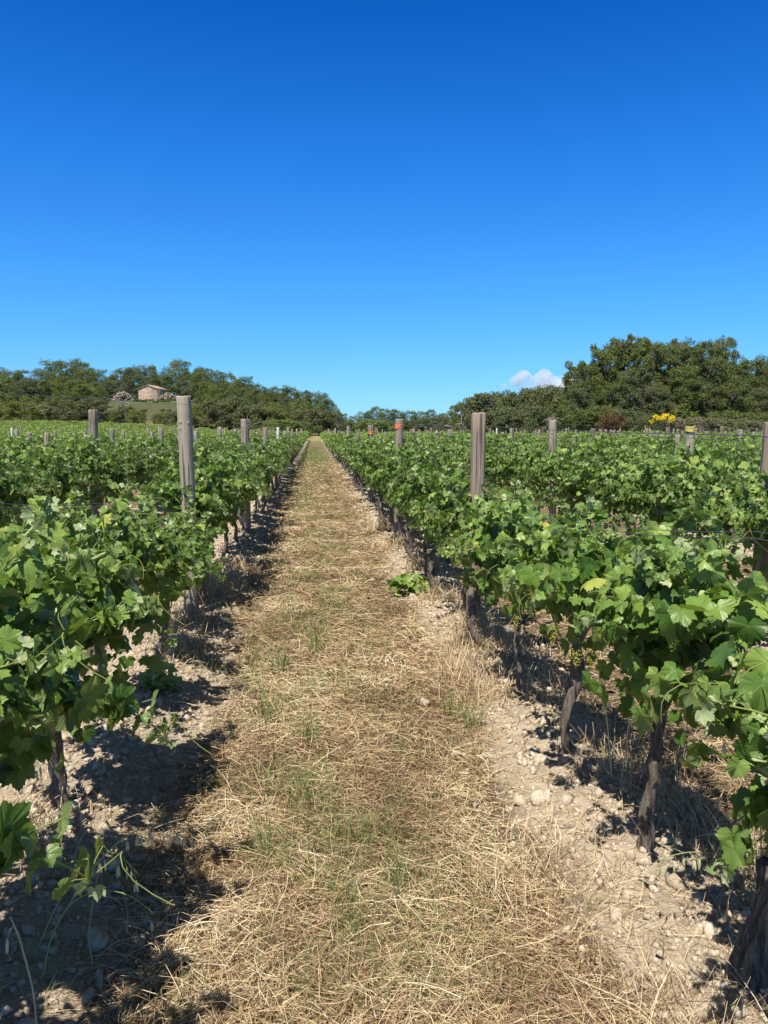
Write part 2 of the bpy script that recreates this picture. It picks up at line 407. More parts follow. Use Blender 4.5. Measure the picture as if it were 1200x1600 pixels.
def vine_proto(seed, top=1.10, wide=1.0, low=.0, nshoot=19, extra=150, tpl=None, big=False, trunk=None, gnarl=1.0):
    rng = np.random.default_rng(seed)
    # ---- trunk with its two arms
    A = Acc(); hz = rng.uniform(.60, .69)
    lean = rng.uniform(-.10, .10, 2) * gnarl
    if trunk is None:
        n = 15; tt = np.linspace(0, 1, n)
        px = lean[0] * np.sin(tt * math.pi * rng.uniform(.8, 1.3)) + .018 * np.cumsum(rng.normal(0, .5, n))
        py = lean[1] * 1.4 * tt * tt + .018 * np.cumsum(rng.normal(0, .6, n))
        P = np.stack([px - px[0], py - py[0], -.08 + tt * (hz + .08)], -1)
        rr = (.025 - .007 * tt + .011 * np.exp(-tt * 9) + .009 * np.exp(-((tt - 1) / .12) ** 2)) * rng.uniform(.85, 1.25)
        A.add(*tube(P, rr, 12, True, .13, rng))
        head = P[-1]
    else:
        head = trunk(A, rng)
    arms = []
    for sgn in (-1, 1):
        L = rng.uniform(.16, .33); u = np.linspace(0, 1, 8)
        Q = head + np.stack([.03 * np.cumsum(rng.normal(0, .4, 8)), sgn * L * u, .10 * np.sin(u * 1.6) + .012 * rng.normal(0, 1, 8)], -1)
        Q[0] = head - np.array([0, 0, .02])
        A.add(*tube(Q, .021 - .010 * u, 8, True, .13, rng)); arms.append(Q)
    # ---- shoots, petioles and leaves
    G = Acc(); LP, LN, LT, LS, LY = [], [], [], [], []
    def leaf_at(p, size, young, outdir):
        LP.append(p); LN.append(outdir); LT.append(np.array([outdir[0] * .8 + rng.normal(0, .35), rng.normal(0, .5), -.75 + rng.normal(0, .3)]))
        LS.append(size); LY.append(young)
    for k in range(nshoot):
        Q = arms[k % 2]; p = Q[rng.integers(1, 8)].copy()
        side = rng.choice([-1, 1]); lat = rng.uniform(.05, .72) * wide * side
        upr = rng.random() < .35; lat = lat * (.45 if upr else 1)
        d = np.array([lat, rng.uniform(-.55, .55), rng.uniform(.75, 1.25)]); d /= np.linalg.norm(d)
        ns = int(rng.integers(9, 15)); step = .046; g = rng.uniform(.01, .05) if upr else rng.uniform(.05, .14)
        pts = [p.copy()]
        for i in range(ns):
            d = d + np.array([side * .02 * wide, 0, -g * (1.0 if p[2] < top - (.12 if not upr else -.06) else 2.4)]) + rng.normal(0, .05, 3); d /= np.linalg.norm(d)
            p = p + d * step
            if p[2] < .43 - low: break
            pts.append(p.copy())
            q = i / ns
            young = max(0., q - .62) / .38
            for rep in range(int(rng.integers(2, 5))):
                pet = rng.normal(0, 1, 3); pet[2] = abs(pet[2]) * .5; pet[0] += side * .6 * wide
                pet /= np.linalg.norm(pet); pl = rng.uniform(.02, .10) * (1 - .5 * young)
                lp = p + pet * pl
                od = np.array([lp[0] * 2.6 + rng.normal(0, .65), rng.normal(-.1, .7), .30 + (lp[2] - .75) * .8 + rng.normal(0, .34)])
                sz = rng.uniform(.032, .074) * (1.15 - .35 * q) * (1 - .62 * young) * (1.08 if big else 1)
                leaf_at(lp, sz, young * rng.uniform(.5, 1) + (.0 if young < .9 else .2), od)
                G.add(*tube([p, (p + lp) / 2 + np.array([0, 0, .006]), lp], .0016, 3, False), tint=rng.random())
        if len(pts) > 2:
            pts = np.array(pts); G.add(*tube(pts, np.linspace(.0042, .0018, len(pts)), 5, True), tint=rng.random())
        # young tip rosette and tendril
        for j in range(3): leaf_at(p + rng.normal(0, .012, 3), rng.uniform(.018, .034), 1.0, rng.normal(0, 1, 3) + np.array([0, 0, .6]))
        if rng.random() < .4:
            u = np.linspace(0, 1, 9); tz = p + np.stack([side * .12 * u + .02 * np.sin(u * 7), .10 * u * rng.normal(0, 1), .05 * np.sin(u * 4)], -1)
            G.add(*tube(tz, .0012, 3, False), tint=.9)
    # ---- side-shoot leaves filling the canopy, thin towards its underside
    c = 0
    while c < extra:
        x = rng.normal(0, .19 * wide); y = rng.normal(0, .25); z = rng.uniform(.50 - low, top)
        zc = .82
        e = (x / (.33 * wide)) ** 2 + ((z - zc) / (top - zc if z > zc else zc - .50 + low)) ** 2
        if e > 1.1 or e < .15: continue
        c += 1
        od = np.array([x * 3.0 + rng.normal(0, .65), rng.normal(-.1, .7), .28 + (z - .8) * .9 + rng.normal(0, .34)])
        leaf_at(np.array([x, y, z]), rng.uniform(.030, .066) * (1.1 if big else 1), max(0., rng.normal(-.1, .25)), od)
    LP, LN, LT = map(np.array, (LP, LN, LT)); LS = np.array(LS); LY = np.clip(np.array(LY), 0, 1)
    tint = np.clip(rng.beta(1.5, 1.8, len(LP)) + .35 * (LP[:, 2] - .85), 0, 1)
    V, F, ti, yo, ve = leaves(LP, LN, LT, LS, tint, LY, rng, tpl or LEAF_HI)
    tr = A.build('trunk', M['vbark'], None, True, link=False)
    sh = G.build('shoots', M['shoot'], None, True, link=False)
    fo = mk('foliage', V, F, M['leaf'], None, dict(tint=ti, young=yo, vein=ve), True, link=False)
    return tr, sh, fo
def shag(VF, P, rad, sides, rng):
    # long torn strips of bark: ridges that wander slowly up the trunk
    V, F = VF; n = len(P); th = np.arange(sides)[None] / sides; uu = np.linspace(0, 1, n)[:, None]
    a = (th * 15 + .5 * np.sin(uu * 7)); k = vnoise(a * 1.0, uu * 5, 7) * .6 + vnoise(a * 2.7, uu * 9, 8) * .45 + .18 * vnoise(a * 5, uu * 30, 9)
    seam = np.exp(-((np.sin(np.pi * (th * 3 + .25 * uu)) / .12) ** 2)) * .28
    rr = rad[:, None] * (.72 + .42 * k - seam); V = V.copy(); m = n * sides
    V[:m] = (P[:, None] + (V[:m].reshape(n, sides, 3) - P[:, None]) * rr[..., None]).reshape(-1, 3)
    return V, F
def bigtrunk(A, rng):
    u = np.linspace(0, 1, 22)
    P = np.stack([-.06 + .045 * np.sin(u * 3) - .10 * u + .30 * u ** 2.2, .02 * np.sin(u * 5), -.1 + u * .60], -1)
    P = np.stack([np.interp(np.linspace(0, 21, 60), np.arange(22), P[:, i]) for i in range(3)], -1); u60 = np.linspace(0, 1, 60)
    A.add(*shag(tube(P, 1.0, 64, True), P, .048 - .012 * u60 + .008 * np.sin(u60 * 9) + .014 * np.exp(-((u60 - .62) / .1) ** 2), 64, rng)); 
    P2 = np.array([[-.03, .02, .0], [.0, .03, .12], [.01, .03, .26], [-.01, .02, .36]]); A.add(*tube(P2, [.030, .028, .024, .02], 12, True, .14, rng))
    v = np.linspace(0, 1, 10)
    Q = P[42] + np.stack([.30 * v, -.12 * v, .16 * v + .10 * np.sin(v * 3)], -1)
    A.add(*tube(Q, .045 - .015 * v, 14, True, .15, rng))
    return P[-1]
def bentrunk(A, rng):
    P = np.array([[.03, 0, -.06], [.02, 0, 0], [-.02, 0, .05], [-.035, 0, .13], [-.03, 0, .20], [-.01, .01, .28], [.02, .01, .36], [.03, .02, .44], [.02, .02, .54], [.05, .02, .62], [.09, .02, .68]])
    q = np.linspace(0, 10, 34); P = np.stack([np.interp(q, np.arange(11), P[:, i]) for i in range(3)], -1)
    A.add(*tube(P, .027 + .004 * np.sin(q * 1.3) + .008 * np.exp(-((q - 7) / .6) ** 2), 14, True, .12, rng))
    return P[-1]
PROTOS = [vine_proto(100 + i, top=[1.02, 1.08, 1.12, 1.04, 1.16, 1.05, 1.1, 1.06][i % 8], wide=[1, 1.1, .9, 1.05][i % 4]) for i in range(9)]
OUTER = [vine_proto(150 + i, top=1.22 + .05 * (i % 4), wide=[1.1, 1.2, 1.05][i % 3], low=.10, nshoot=20, extra=190, tpl=LEAF_MID) for i in range(8)]
P_BEND = vine_proto(201, top=1.12, wide=.9, low=-.12, trunk=bentrunk)
P_FORK = vine_proto(205, top=1.12, wide=.95, low=-.08, gnarl=.6)
P_UP = vine_proto(206, top=1.08, wide=.95, low=-.10)
P_BIG = vine_proto(202, top=1.14, wide=.95, low=-.06, trunk=bigtrunk, big=True)
P_TALL = vine_proto(203, top=1.32, wide=1.0, low=.02, nshoot=25, extra=230, big=True)
P_LOW = vine_proto(204, top=1.12, wide=1.15, low=.14, nshoot=21, extra=230)

ORD = ['zeroth', 'first', 'second', 'third', 'fourth', 'fifth', 'sixth', 'seventh', 'eighth', 'ninth', 'tenth', 'eleventh', 'twelfth',
       'thirteenth', 'fourteenth', 'fifteenth', 'sixteenth', 'seventeenth', 'eighteenth', 'nineteenth', 'twentieth']
def rowname(x):
    k = int(round((-1.10 - x) / 2.4)) + 1 if x < 0 else int(round((x - 1.27) / 2.4)) + 1
    return f"{ORD[k] if k < 21 else ORD[20]} row {'left' if x < 0 else 'right'} of the path"
def in_view(x, y, m=1.0, z=1.0):
    """real viewing wedge of the photograph with a margin, so that a step aside still finds vines"""
    d = x * math.sin(YAW) + y * math.cos(YAW); l = x * math.cos(YAW) - y * math.sin(YAW)
    return d > .5 and abs(l) < d * .5 + m
rv = random.Random(5)
def posts_of(x):
    side = 'L' if x < 0 else 'R'; k = int(round(abs(x) / 2.4))
    j = random.Random(int(x * 100)).uniform(-.25, .25) if k > 0 else 0
    y = POST0[side] + (j if abs(x - 3.67) > .1 else -.28); out = []
    while y < row_end(x): out.append(y); y += 5.6
    return out
FIX = {0: [1.3, 2.3, 3.29, 4.3, 5.4, 6.15], 1: [1.1, 1.97, 2.72, 3.6, 4.42, 5.4]}
spots = []
for ri, x in enumerate(ROW_X):
    y = 0.6 + rv.random() * .5
    pre = FIX[0] if x == -1.10 else FIX[1] if x == 1.27 else None
    ys = []
    if pre: ys += pre; y = pre[-1] + .95
    while y < row_end(x):
        ys.append(y); y += rv.uniform(.86, 1.02)
    for y in ys:
        if in_view(x, y, 1.3): spots.append((math.hypot(x, y), x, y))
spots.sort()
LOOKS = ['bushy green', 'leafy green', 'full dark green', 'spreading green', 'upright green', 'dense green', 'loose green', 'low green']
NEAR = {(-1.10, 1.3): (P_TALL, 'big-leaved grapevine filling the left edge, nearest vine of the row left of the path', .2),
        (-1.10, 2.3): (P_TALL, 'tall grapevine with large pale yellow-green leaves, second vine of the row left of the path', 0),
        (-1.10, 3.29): (P_LOW, 'grapevine left of the path with low shoots drooping over its dark trunk', 3.1),
        (1.27, 1.1): (PROTOS[2], 'grapevine in the bottom right corner, nearest in the row right of the path', 0),
        (1.27, 1.97): (P_BIG, 'old grapevine with thick grey shaggy trunk at the bottom right edge', 0),
        (1.27, 2.72): (P_FORK, 'grapevine with dark forked trunk behind the thick shaggy old vine', .2),
        (1.27, 3.6): (P_BEND, 'grapevine with pale bent trunk leaning to the right, right of the path', 0)}
used = set(); ROOTS = {}
LOWER = {(-1.10, 4.3): .93, (-1.10, 5.4): .86, (-1.10, 6.15): .80, (1.27, 4.42): .93, (1.27, 5.4): .83}
cnt = {}
for rank, (dist, x, y) in enumerate(spots[:300]):
    key = (x, y)
    if key in NEAR: pr, label, rz = NEAR[key]
    elif key == (1.27, 4.42): pr = P_UP; rz = 0; label = 'grapevine with straight dark slim trunk, just beyond the pale bent one'
    else:
        pr = OUTER[rv.randrange(8)] if abs(x) > 2 else PROTOS[rv.randrange(9)]; rz = rv.choice([0, math.pi]) + rv.uniform(-.12, .12)
        ps = [p for p in posts_of(x) if p < y]
        a = len(ps); c = cnt[(x, a)] = cnt.get((x, a), 0) + 1
        look = LOOKS[rv.randrange(8)]
        if a == 0: label = f"green grapevine before the nearest post, {ORD[c]} visible in the {rowname(x)}"
        else: label = f"{ORD[c]} green grapevine beyond post {'one two three four five six seven eight'.split()[a-1]} of the {rowname(x)}"
    root = empty('grapevine', (x + rv.uniform(-.04, .04), y, gz(x, y) - .01), rz, rv.uniform(.96, 1.06) * (1.05 if abs(x) > 2 else 1.1 if y > 8 else 1.08 if key in ((-1.10, 1.3), (-1.10, 2.3), (-1.10, 3.29)) else 1))
    tag(root, label, 'grapevine', 'grapevines in the trellised rows')
    ROOTS[key] = root; root.scale.z *= LOWER.get(key, 1)
    for o in pr:
        c2 = o if id(o) not in used else o.copy()
        used.add(id(o)); sc.collection.objects.link(c2); c2.parent = root

def blossom(key, pts, seed):
    rng = np.random.default_rng(seed); iv, iF = ico(1)
    for p in pts:
        A = Acc(); L = rng.uniform(.06, .09)
        for k in range(90):
            u = rng.random(); q = np.array(p) + [rng.normal(0, .012 * (1.2 - u)), rng.normal(0, .012 * (1.2 - u)), -u * L]
            A.add(iv * rng.uniform(.0018, .0032) + q, iF, tint=rng.random())
        A.build('flower_cluster', M['blossom'], ROOTS[key], True)
blossom((1.27, 2.72), [(-.33, .15, .86), (-.31, .02, .80), (-.34, -.12, .84)], 1)
blossom((1.27, 3.6), [(-.30, -.05, .72), (-.27, -.22, .88)], 2)

# far vines: one mesh of foliage and stems
def far_vines(sp):
    rng = np.random.default_rng(9); P, N, T, SZ = [], [], [], []; A = Acc()
    for dist, x, y in sp:
        n = int(np.clip(190 * (40 / dist) ** 1.2, 50, 190)); zt = float(terrain(x, y))
        th = rng.uniform(0, 2 * np.pi, n); r = np.sqrt(rng.uniform(.25, 1, n))
        hx = .40 * r * np.cos(th); hz = .92 + np.where(np.sin(th) > 0, .46, .36) * r * np.sin(th)
        hz = hz + rng.normal(0, .05, n)
        yy = rng.uniform(-.5, .5, n)
        P.append(np.stack([x + hx, y + yy, zt + hz], -1))
        N.append(np.stack([hx * 2 + rng.normal(0, .4, n), rng.normal(0, .45, n), .5 + (hz - .9) + rng.normal(0, .3, n)], -1))
        T.append(np.stack([hx + rng.normal(0, .3, n), rng.normal(0, .5, n), np.full(n, -.7)], -1))
        SZ.append(rng.uniform(.055, .10, n) * (1 + .35 * (dist - 37) / 60))
        if dist < 60: A.add(*tube([[x, y, zt - .05], [x + .03, y, zt + .35], [x, y + .02, zt + .75]], .035, 5, False))
    P, N, T, SZ = map(np.concatenate, (P, N, T, SZ)); n = len(P)
    yg = np.clip(rng.normal(.05, .3, n), 0, 1)
    V, F, ti, yo, ve = leaves(P, N, T, SZ, np.clip(rng.beta(2, 2, n) + .1, 0, 1), yg, rng, LEAF_LO)
    TV, TF = np.concatenate(A.V), np.concatenate(A.F)
    z = np.zeros(len(TV))
    o = mk('far_grapevines', np.concatenate([V, TV]), np.concatenate([F, TF + len(V)]), [M['leaf'], M['vbark']], None,
           dict(tint=np.r_[ti, z], young=np.r_[yo, z], vein=np.r_[ve, z]), True, np.r_[np.zeros(len(F)), np.ones(len(TF))])
    tag(o, 'distant rows of green grapevines stretching to the edge of the woods', 'grapevines', None, 'stuff')
far_vines(spots[300:])

# ------------------------------------------------------------------ posts
def post_mesh(seed, r, h, mat, square=False, link=False):
    rng = np.random.default_rng(seed); A = Acc()
    sides = 24; zs = np.concatenate([[-.1], np.linspace(.1, h - .012, 12), [h]])
    P = np.stack([.006 * np.cumsum(rng.normal(0, .3, len(zs))), .006 * np.cumsum(rng.normal(0, .3, len(zs))), zs], -1)
    th = np.linspace(0, 2 * np.pi, sides, endpoint=False)
    shape = np.ones(sides)
    if square:
        shape = 1 / np.maximum(np.abs(np.cos(th)), np.abs(np.sin(th))); shape = np.minimum(shape, 1.22) * .9
    shape = shape * (1 + rng.normal(0, .012, sides))
    rr = r * (1 - .05 * zs / h) * (1 + rng.normal(0, .006, len(zs))); rr[-1] *= .93
    V = P[:, None] + (rr[:, None] * shape)[..., None] * np.stack([np.cos(th), np.sin(th), 0 * th], -1)[None]
    V[-1, :, 2] += rng.normal(0, .003, sides); n = len(zs)
    V = V.reshape(-1, 3); i = np.arange(n - 1)[:, None] * sides; j = np.arange(sides)[None]; j2 = (j + 1) % sides
    q = np.stack([i + j, i + j2, i + sides + j2, i + sides + j], -1).reshape(-1, 4)
    F = np.concatenate([q[:, [0, 1, 2]], q[:, [0, 2, 3]]])
    c = len(V); V = np.concatenate([V, [P[-1] + [0, 0, .001]]]); jj = np.arange(sides)
    F = np.concatenate([F, np.stack([np.full(sides, c), (n - 1) * sides + jj, (n - 1) * sides + (jj + 1) % sides], -1)])
    A.add(V, F)
    iv, iF = ico(2)
    for k in range(3 if h > 1.7 else 1):      # knots
        a = rng.uniform(-2.3, -.9); z = rng.uniform(h - .7, h - .2)
        cen = np.array([r * .93 * math.cos(a), r * .93 * math.sin(a), z])
        A.add(rotz(iv * [.006, .013, .018], a) + cen, iF)
    return A.build('wooden_post', mat, None, True, link)
PR = {'wood': [post_mesh(i, .066, 1.0 + .84, M['wood']) for i in range(3)], 'brown': [post_mesh(10 + i, .066, 1.84, M['brownwood'], i == 0) for i in range(2)],
      'pale': [post_mesh(20, .05, 1.84, M['palewood'])]}
HEROES = {(-1.10, 0): ('wood', 0, 1.90, .98, 'tall round weathered grey post, nearest and tallest left of the path'),
          (-1.10, 1): ('wood', 1, 1.78, 1.05, 'grey post, second along the first row left of the path'),
          (-1.10, 2): ('brown', 1, 1.66, .95, 'brown post, third along the first row left of the path'),
          (-1.10, 3): ('pale', 0, 1.70, .9, 'slim whitish post, fourth along the first row left of the path'),
          (1.27, 0): ('brown', 0, 1.735, .93, 'squared brown weathered post, nearest beside the path on its right'),
          (1.27, 1): ('brown', 1, 1.76, .95, 'brown post with orange tape near its top, second right of the path'),
          (1.27, 2): ('wood', 2, 1.70, .95, 'grey post with orange band, third right of the path'),
          (-3.5, 1): ('wood', 1, 1.92, 1.1, 'stout grey round post in the second row left of the path'),
          (3.67, 1): ('wood', 0, 1.76, 1.0, 'pale grey post with dead canes tangled on its top'),
          (3.67, 0): ('brown', 1, 1.66, .95, 'thick dark post cut by the right edge of the photo'),
          (6.07, 1): ('wood', 2, 1.66, 1.1, 'pale post with yellow painted top amid the vines on the right')}
rp = random.Random(77); POSTS = []; firstuse = set(); npost = 0
for x in ROW_X:
    for k, y in enumerate(posts_of(x)):
        if not in_view(x, y, 1.0) or math.hypot(x, y) > 82 or (x < -8 and y > 24 and rp.random() < .4): continue
        hk = None
        for (hx, hk_), v in HEROES.items():
            if abs(hx - x) < .01 and hk_ == k: hk = v
        if hk: fam, vi, h, s, label = hk
        else:
            fam = rp.choices(['wood', 'brown', 'pale'], [6, 4, .15])[0]; vi = rp.randrange(len(PR[fam])); h = rp.uniform(1.48, 1.74); s = rp.uniform(.8, 1.05)
            kk = ORD[k + 1] if k + 1 < 21 else 'farthest'
            label = f"{dict(wood='weathered grey', brown='brown', pale='whitish')[fam]} vineyard post, {kk} along the {rowname(x)}"
        src = PR[fam][vi]; o = src if id(src) not in firstuse else src.copy(); firstuse.add(id(src))
        sc.collection.objects.link(o); g = gz(x, y); npost += 1
        o.location = (x + rp.uniform(-.02, .02), y, g); o.scale = (s, s, h / 1.84)
        o.rotation_euler = (rp.uniform(-.012, .012) * 1.6, rp.uniform(-.012, .012) * 1.6, rp.choice([0, 0, 2.1, 4.0]) if not hk else 0)
        tag(o, label, 'post', 'wooden posts carrying the trellis wires'); POSTS.append((x, k, y, g, h, s, o))
def post(x, k):
    return [p for p in POSTS if abs(p[0] - x) < .01 and p[1] == k][0]
def band(x, k, z0, z1, mat, name, label, rough=.05, seed=1):
    x, k, y, g, h, s, o = post(x, k); rng = np.random.default_rng(seed)
    n = 6; zs = np.linspace(z0, z1, n); P = np.stack([0 * zs, 0 * zs, zs], -1)
    V, F = tube(P, .0735, 24, False, rough, rng); V[:, 2] += .008 * np.sin(np.arctan2(V[:, 1], V[:, 0]) * 2 + seed)
    b = mk(name, V * [1, 1, 1.84 / h], F, mat, o, smooth=True); b['label'] = label
band(1.27, 1, 1.625, 1.685, M['orange'], 'tape_band', 'orange plastic tape wound round the post', .05, 3)
band(1.27, 2, 1.50, 1.57, M['orange'], 'tape_band', 'orange plastic tape band round the post', .02, 5)
band(6.07, 1, 1.585, 1.672, M['yellow'], 'painted_top', 'yellow painted top of the post', .01, 8)

# ------------------------------------------------------------------ trellis wires
def wire(x, pts, r=.0016, seed=0, label='', sag=.01):
    rng = np.random.default_rng(seed); out = []
    pts = np.array(pts, float)
    for a, b in zip(pts[:-1], pts[1:]):
        u = np.linspace(0, 1, 12)[:-1 if b is not pts[-1] else None]
        Q = a + (b - a) * u[:, None]; Q[:, 2] -= sag * 4 * u * (1 - u); out.append(Q)
    Q = np.concatenate(out + [pts[-1:]]); 
    keep = np.r_[True, np.linalg.norm(np.diff(Q, axis=0), axis=1) > 1e-4]
    V, F = tube(Q[keep], r, 5, True)
    tag(mk('trellis_wire', V, F, M['wire'], smooth=True), label, 'wire', 'trellis wires strung along the rows')
def roww(x, drop, r, label, near=None, seed=0, off=0.0, n=5):
    ps = [p for p in POSTS if abs(p[0] - x) < .01][:n]
    pts = [(p[0] + off, p[2], p[3] + p[4] - drop) for p in ps]
    if near: pts = near + pts
    wire(x, pts, r, seed, label)
roww(-1.10, .07, .0016, 'thin wire running just under the post tops, first row left of the path', [(-1.10, .5, 1.74)], off=.07)
roww(-1.10, .98, .0016, 'sagging lower wire crossing the nearest left post, first row left', [(-1.12, 1.2, 1.54), (-1.11, 2.8, 1.395), (-1.10, 4.0, 1.28)], off=-.075, n=4)
roww(-1.10, 1.00, .0016, 'lower wire twinned just beneath another, first row left of the path', [(-1.08, 1.2, 1.52), (-1.09, 2.8, 1.38), (-1.09, 4.0, 1.265)], off=.075, n=4)
roww(1.27, .10, .0018, 'top wire at post head height, first row right of the path', [(1.27, .5, 1.62), (1.27, 2.2, 1.635)], off=.08)
roww(1.27, .90, .0014, 'upper of two near lower wires above the leaves on the right', [(1.28, .9, 1.45), (1.27, 2.1, 1.358), (1.27, 3.24, 1.235)], off=-.08, n=4)
roww(1.27, .93, .0014, 'lower of two near lower wires above the leaves on the right', [(1.26, .9, 1.42), (1.26, 2.1, 1.340), (1.26, 3.24, 1.215)], off=.08, n=4)
roww(3.67, .06, .0022, 'top wire strung between post tops, second row right of the path', [(3.67, 1.5, 1.62)], off=.0)
roww(3.67, .16, .0022, 'wire a hand below the post tops, second row right of the path', [(3.67, 1.5, 1.52)], off=.08)
roww(6.07, .05, .0025, 'top wire of the third row right of the path', [(6.07, 5, 1.60)])
roww(-3.50, .06, .0022, 'top wire of the second row left of the path', [(-3.5, 5, 1.72)])
roww(-5.90, .06, .0022, 'top wire of the third row left of the path', [(-5.9, 9, 1.62)])

# dead canes hanging on wires and posts
def canes(name, loc, n, L, seed, label, spread=(1, 1, .4), cr=.004):
    rng = np.random.default_rng(seed); A = Acc()
    for k in range(n):
        p = rng.normal(0, .02, 3); d = rng.normal(0, 1, 3) * spread; d /= np.linalg.norm(d); pts = [p]
        for i in range(10):
            d = d + rng.normal(0, .45, 3) * spread; d /= np.linalg.norm(d); p = p + d * L / 10 * rng.uniform(.5, 1.2); pts.append(p)
        A.add(*tube(np.array(pts), np.linspace(cr, cr * .4, 11), 5, True))
    o = A.build(name, M['cane'], smooth=True); o.location = loc
    return tag(o, label, 'dead vine canes')
canes('dead_cane', (-1.06, 4.4, 1.80), 7, .11, 3, 'knot of grey dead canes hanging on the top wire at left', (1, .6, 1), .0035)
canes('dead_cane', (-1.05, 4.4, 1.75), 2, .17, 8, 'grey dead cane dangling below the knot on the left wire', (.5, .3, 1), .003)
canes('dead_cane', (-1.05, 3.15, 1.73), 3, .16, 12, 'pale dead cane lying level along a wire at far left', (1, .5, .15), .0022)
canes('dead_cane', (1.18, 6.35, 1.70), 5, .20, 5, 'dead canes sticking out left of the squared brown post', (1.4, .5, .2), .004)
p = post(3.67, 1); canes('dead_cane', (p[0], p[2], p[3] + p[4] + .02), 10, .2, 6, 'tangle of grey dead canes on a post top on the right', (1, 1, .5), .005)
canes('dead_cane', (-1.0, 12.2, 1.72), 6, .35, 9, 'dead canes leaning beside the second left post top', (1.2, .4, .5), .006)

# ------------------------------------------------------------------ ground litter
def blades(n, seed, gen, wid, mat, name, label, cat, segs=3):
    """ribbons: gen(rng, n) -> base x, y, length, heading, pitch, curl, tint"""
    rng = np.random.default_rng(seed); x, y, L, hd, pt, cu, ti, lift = gen(rng, n)
    k = segs + 1; z = ground(x, y) + lift; w_ = wid * (np.maximum(np.hypot(x, y), 2.2) / 3.0) ** .75
    P = np.zeros((len(x), k, 3)); P[:, 0] = np.stack([x, y, z], -1); h = hd.copy(); p = pt.copy()
    for i in range(1, k):
        st = L / segs
        P[:, i] = P[:, i - 1] + np.stack([np.cos(h) * np.cos(p), np.sin(h) * np.cos(p), np.sin(p)], -1) * st[:, None]
        h = h + cu + rng.normal(0, .15, len(x)); p = p - .12 - np.abs(cu) * .3
    gz_ = ground(P[..., 0], P[..., 1]) + .001; P[..., 2] = np.maximum(P[..., 2], gz_)
    side = np.stack([-np.sin(hd), np.cos(hd), rng.normal(0, .7, len(x))], -1); side /= np.linalg.norm(side, axis=1)[:, None]
    taper = np.linspace(1, .45, k)[None, :, None] * w_[:, None, None] * .5
    V = np.stack([P - side[:, None] * taper, P + side[:, None] * taper], 2).reshape(-1, 3)
    b = (np.arange(len(x)) * k * 2)[:, None]; i = np.arange(segs)[None] * 2
    F = np.stack([b + i, b + i + 1, b + i + 3, b + i + 2], -1).reshape(-1, 4)
    o = mk(name, V, F, mat, attrs=dict(tint=np.repeat(np.clip(ti, 0, 1), k * 2)))
    return tag(o, label, cat, None, 'stuff')
def logy(rng, n, a, b): return np.exp(rng.uniform(math.log(a), math.log(b), n))
def straw_mask(rng, x, y):
    n = vnoise(x / .62, y / .62, 11) - .5
    return ((rowdist(x) + n * .55 + rng.normal(0, .07, len(x)) + .2 * sst(7, 22, y) + .12 * (x > 0)) > .46) & (rng.random(len(x)) > sst(16, 46, y))
def g_path(rng, n):
    y = logy(rng, n, 1.7, 48); x = rng.uniform(-.95, 1.12, n); k = straw_mask(rng, x, y); x, y = x[k], y[k]; n = len(x)
    patch = vnoise(x / .35, y / .35, 21); hd = vnoise(x / .5, y / .5, 22) * 7 + rng.normal(0, 1.7, n)
    return x, y, rng.uniform(.04, .20, n), hd, rng.normal(.06, .26, n), rng.normal(0, .42, n), rng.beta(1.5, 1.3, n) * .9 + .5 * (patch - .5), rng.exponential(.013, n)
blades(140000, 31, g_path, .0028, M['straw'], 'path_straw', 'cut dry straw covering the path between the vine rows', 'dry straw')
def g_side(rng, n):
    y = logy(rng, n, 2.2, 26); x = rng.uniform(-.62, .66, n) * y * 1.1; k = (straw_mask(rng, x, y)) & ((x > 1.5) | (x < -1.2)); x, y = x[k], y[k]; n = len(x)
    return x, y, rng.uniform(.05, .18, n), rng.uniform(0, 6.3, n), rng.normal(.08, .25, n), rng.normal(0, .3, n), rng.beta(2.6, 1.8, n) * .9, rng.exponential(.01, n)
blades(60000, 32, g_side, .0034, M['straw'], 'side_straw', 'dry straw lying between the outer vine rows', 'dry straw')
def g_soil(rng, n):
    y = logy(rng, n, 1.6, 14); x = np.where(rng.random(n) < .5, -1.0, 1.25) + rng.normal(0, .35, n)
    return x, y, rng.uniform(.03, .16, n), rng.uniform(0, 6.3, n), rng.normal(.1, .3, n), rng.normal(0, .4, n), rng.beta(2, 2, n), rng.exponential(.008, n)
blades(9000, 33, g_soil, .0028, M['straw'], 'scattered_straw', 'loose dry stalks scattered on bare soil under the vines', 'dry straw')
# upright dry grass tufts at the feet of the right row and posts
def g_tuft(rng, n):
    cs = np.array([(1.30, 6.1), (1.15, 5.6), (1.42, 5.3), (.86, 2.62), (1.45, 3.4), (1.55, 2.9), (1.75, 2.6), (1.62, 2.3), (1.7, 3.6), (1.5, 4.4), (1.2, 7.2), (1.25, 8.8), (-1.05, 6.5), (-.92, 5.6),
                   (-1.0, 7.6), (-.85, 9), (-1.35, 2.4), (-1.5, 2.8), (-1.25, 3.0), (-1.6, 2.2), (1.05, 4.55), (1.0, 5.0), (.95, 1.85), (-.95, 8.1), (1.2, 10.5), (1.15, 12.4)])
    c = cs[rng.integers(0, len(cs), n)]; x = c[:, 0] + rng.normal(0, .13, n); y = c[:, 1] + rng.normal(0, .18, n)
    return x, y, rng.uniform(.06, .24, n), rng.uniform(0, 6.3, n), rng.uniform(.25, 1.5, n), rng.normal(0, .25, n), rng.beta(3, 2, n), rng.uniform(-.01, .02, n)
blades(9500, 34, g_tuft, .0030, M['straw'], 'dry_grass', 'upright tufts of dry grass at the feet of vines and posts', 'dry grass')
